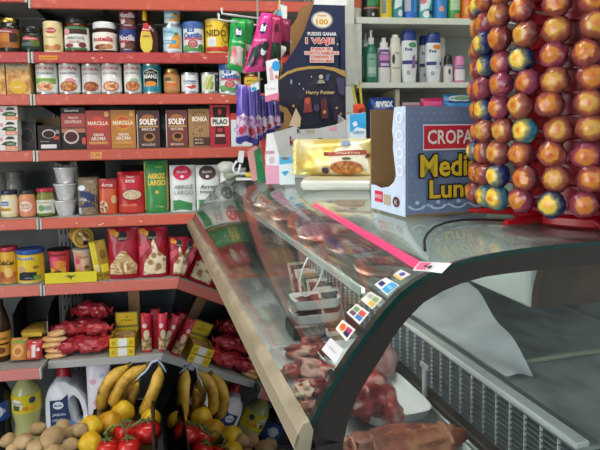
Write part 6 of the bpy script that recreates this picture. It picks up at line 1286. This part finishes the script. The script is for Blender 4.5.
for x0, x1, yt, b, c, it, lab in ((443.5, 452.5, 55, '#d9d6d0', '#1d1e22', [('e', 0, .4, .12, .1, '#4a4a50'), ('r', -.4, .4, .6, .66, '#8a8a90')], 'white roll-on deodorant with black cap'), (453.5, 464.5, 56, '#e07aae', '#e58ab8', [('r', -.5, .5, .1, .5, '#e8dfe6'), ('r', -.3, .3, .52, .64, '#2f4a8a'), ('t', 'NIVEA', 0, .58, .5, .07, '#f0f0f4')], 'pink roll-on deodorant beside the black capped one')):
    flask('deodorant', lab, 'deodorant', x0, x1, yt, zL, b, c, it, [(.85, 0), (.95, .02), (1, .3), (.95, .62)], [(.9, .62), (.92, .85), (.7, .97), (.3, 1)], .03, 'roll-on deodorants', .85)
T = flask('soap_bottle', 'small dark green bottle at the left end of the cabinet shelf', 'bottle', 353, 362, 62, zL, '#26483c', '#20302c', [], [(.9, 0), (1, .03), (1, .7), (.6, .8)], [(.5, .8), (.5, 1)], .05, gB)
# upper shelf, cut by the picture's top edge
gU = 'cans and bottles on the upper cabinet shelf'
up = [(345, 361, -14, '#cfc8bc', '#b8443a', [('r', -.5, .5, .32, .6, '#d86a4a'), ('r', -.5, .5, .62, .7, '#f0ece4')], 'white tub with red band at the left end of the upper shelf'), (362, 379.5, -22, '#18201c', '#1c2420', [('y', [(-.3, .3), (.3, .3), (.2, .8), (-.2, .8)], '#3f8a54'), ('r', -.5, .5, .24, .28, '#a87a5a'), ('e', 0, .1, .06, .04, '#c9c9c0')], 'black bottle with a green crest'), (379.5, 392, -25, '#e2c832', '#d8d8d0', [('r', -.42, -.1, .12, .7, '#7a8a94')], 'yellow bottle with a grey side label'), (392.5, 403, -30, '#3f9aa4', '#e8e8e8', [('e', .1, .12, .2, .07, '#e6eef0'), ('y', [(-.4, .2), (.2, .26), (.3, .5), (-.3, .45)], '#d8ecec'), ('e', -.2, .5, .18, .06, '#c8504a')], 'teal and white spray can'), (403, 417, -32, '#2f6fc8', '#2a4a9a', [('r', -.5, -.1, 0, .8, '#b8bcc0'), ('r', .1, .3, 0, .8, '#4aa0e0')], 'blue and silver spray can'), (418, 432, -30, '#4aa8a8', '#e8e8e8', [('e', -.05, .1, .2, .07, '#ecf2f2'), ('y', [(-.45, .16), (.1, .22), (.4, .5), (-.4, .44)], '#dceeee'), ('e', -.25, .36, .2, .06, '#dc7a8a'), ('r', .1, .4, .1, .18, '#2c3c5c')], 'teal spray can with a pink patch'), (433, 447, -28, '#2f86cc', '#2c5aa0', [('e', -.05, .22, .16, .06, '#e0a08a'), ('e', .3, .1, .1, .04, '#7a6ab0')], 'bright blue spray can with a pink flower'), (447.5, 460, -28, '#3f9a4c', '#2c7a3c', [('r', -.4, .4, .2, .5, '#b8d4a8'), ('e', .1, .08, .2, .06, '#d8844a')], 'green spray can beside the orange one'), (460.5, 473, -28, '#e07828', '#c8501c', [('e', 0, .2, .3, .1, '#e8b84c'), ('r', -.5, .5, .4, .6, '#d84a28')], 'orange spray can beside the lollipops')]
for x0, x1, yt, b, c, it, lab in up:
    flask('spray_can' if 'spray' in lab else ('tub' if 'tub' in lab else 'bottle'), lab, 'can' if 'spray' in lab else ('tub' if 'tub' in lab else 'bottle'), x0, x1, yt, zU, b, c, it, [(.9, 0), (1, .015), (1, .8), (.85, .86), (.6, .88)], [(.66, .87), (.66, .98), (.5, 1)], .03, gU, .95)
# below: pads and wipes
zW = zL-.30
loc, w, h = kp(369, 396, 97.5, zL-.30, .05, False)
loc, w, h = kp(369, 396, 97.5, zL-.30, .05, False); T = thing('pad_pack', 'dark blue pad pack with white lettering above the pastry carton', 'pack', loc, group='hygiene packs below the cabinet shelf')
bag(T, w, h, .08, '#17408a', [('t', 'evax', .03, 1-.03/h, .66, .028/h, '#e6ecf4', .04), ('e', -.38, .9, .06, .04, '#3f7ac0')], seal=.02, seed=71)
for x0, x1, yt, c, it, lab in ((402, 420, 102.5, '#c9a8b8', [('r', -.4, .4, .9, .95, '#a86a8a')], 'pale pink pad pack right of the wooden divider'), (420.5, 443, 98, '#c82a66', [('r', -.4, .4, .86, .94, '#e05a8c')], 'hot pink pad pack'), (443, 472, 94, '#2f8ac0', [('e', .05, .92, .4, .06, '#d8d8c8'), ('e', .1, .92, .3, .04, '#6a9a7a'), ('r', -.4, .5, .84, .87, '#1d3a7a')], 'blue wipes pack with a pale oval, partly behind lollipops')):
    loc, w, h = kp(x0, x1, yt, zW, .05, False); T = thing('pad_pack', lab, 'pack', loc, group='hygiene packs below the cabinet shelf'); bag(T, w, h, .08, c, it, seal=.015, seed=int(x0))

# ------------------------------------------------------------------ light
def lamp(name, label, loc, sx, sy, power, col, rot):
    L = bpy.data.lights.new(name, 'AREA'); L.shape = 'RECTANGLE'; L.size = sx; L.size_y = sy; L.energy = power; L.color = col; o = bpy.data.objects.new(name, L); COL.objects.link(o); o.location = loc; o.rotation_euler = rot; return o
for i, (x, y, lab) in enumerate(((-.45, .9, 'white ceiling light above the counter aisle'), (.62, 1.0, 'white ceiling light over the refrigerated counter'))):
    T = thing('ceiling_light', lab, 'light', (x, y, 2.80)); g = G(); g.box((0, 0, -.02), (1.3, .30, .04), M('#e0e0de', 'g'), bev=.005); g.build('fixture', T)
    em = bpy.data.materials.new('light_panel'); em.use_nodes = True; em.node_tree.nodes['Principled BSDF'].inputs['Emission Color'].default_value = (1, .97, .92, 1); em.node_tree.nodes['Principled BSDF'].inputs['Emission Strength'].default_value = 12
    g = G(); g.box((0, 0, -.044), (1.22, .24, .006), em); g.build('diffuser', T)
# open shop front behind the camera: daylight
lamp('shop_doorway_daylight', '', (-2.14, -.75, 1.45), 2.2, 2.4, 62, (1, .98, .95), (math.radians(90), 0, math.radians(-90)))
wd = bpy.data.worlds.new('sky'); scn.world = wd; wd.use_nodes = True; bgn = wd.node_tree.nodes['Background']; sk = wd.node_tree.nodes.new('ShaderNodeTexSky')
sk.sky_type = 'NISHITA'; sk.sun_elevation = math.radians(48); sk.sun_rotation = math.radians(60); sk.sun_disc = False; wd.node_tree.links.new(sk.outputs[0], bgn.inputs[0]); bgn.inputs[1].default_value = .25
scn.view_settings.view_transform = 'Standard'; scn.view_settings.look = 'None'; scn.view_settings.gamma = 1; scn.view_settings.use_curve_mapping = False
scn.view_settings.exposure = .2
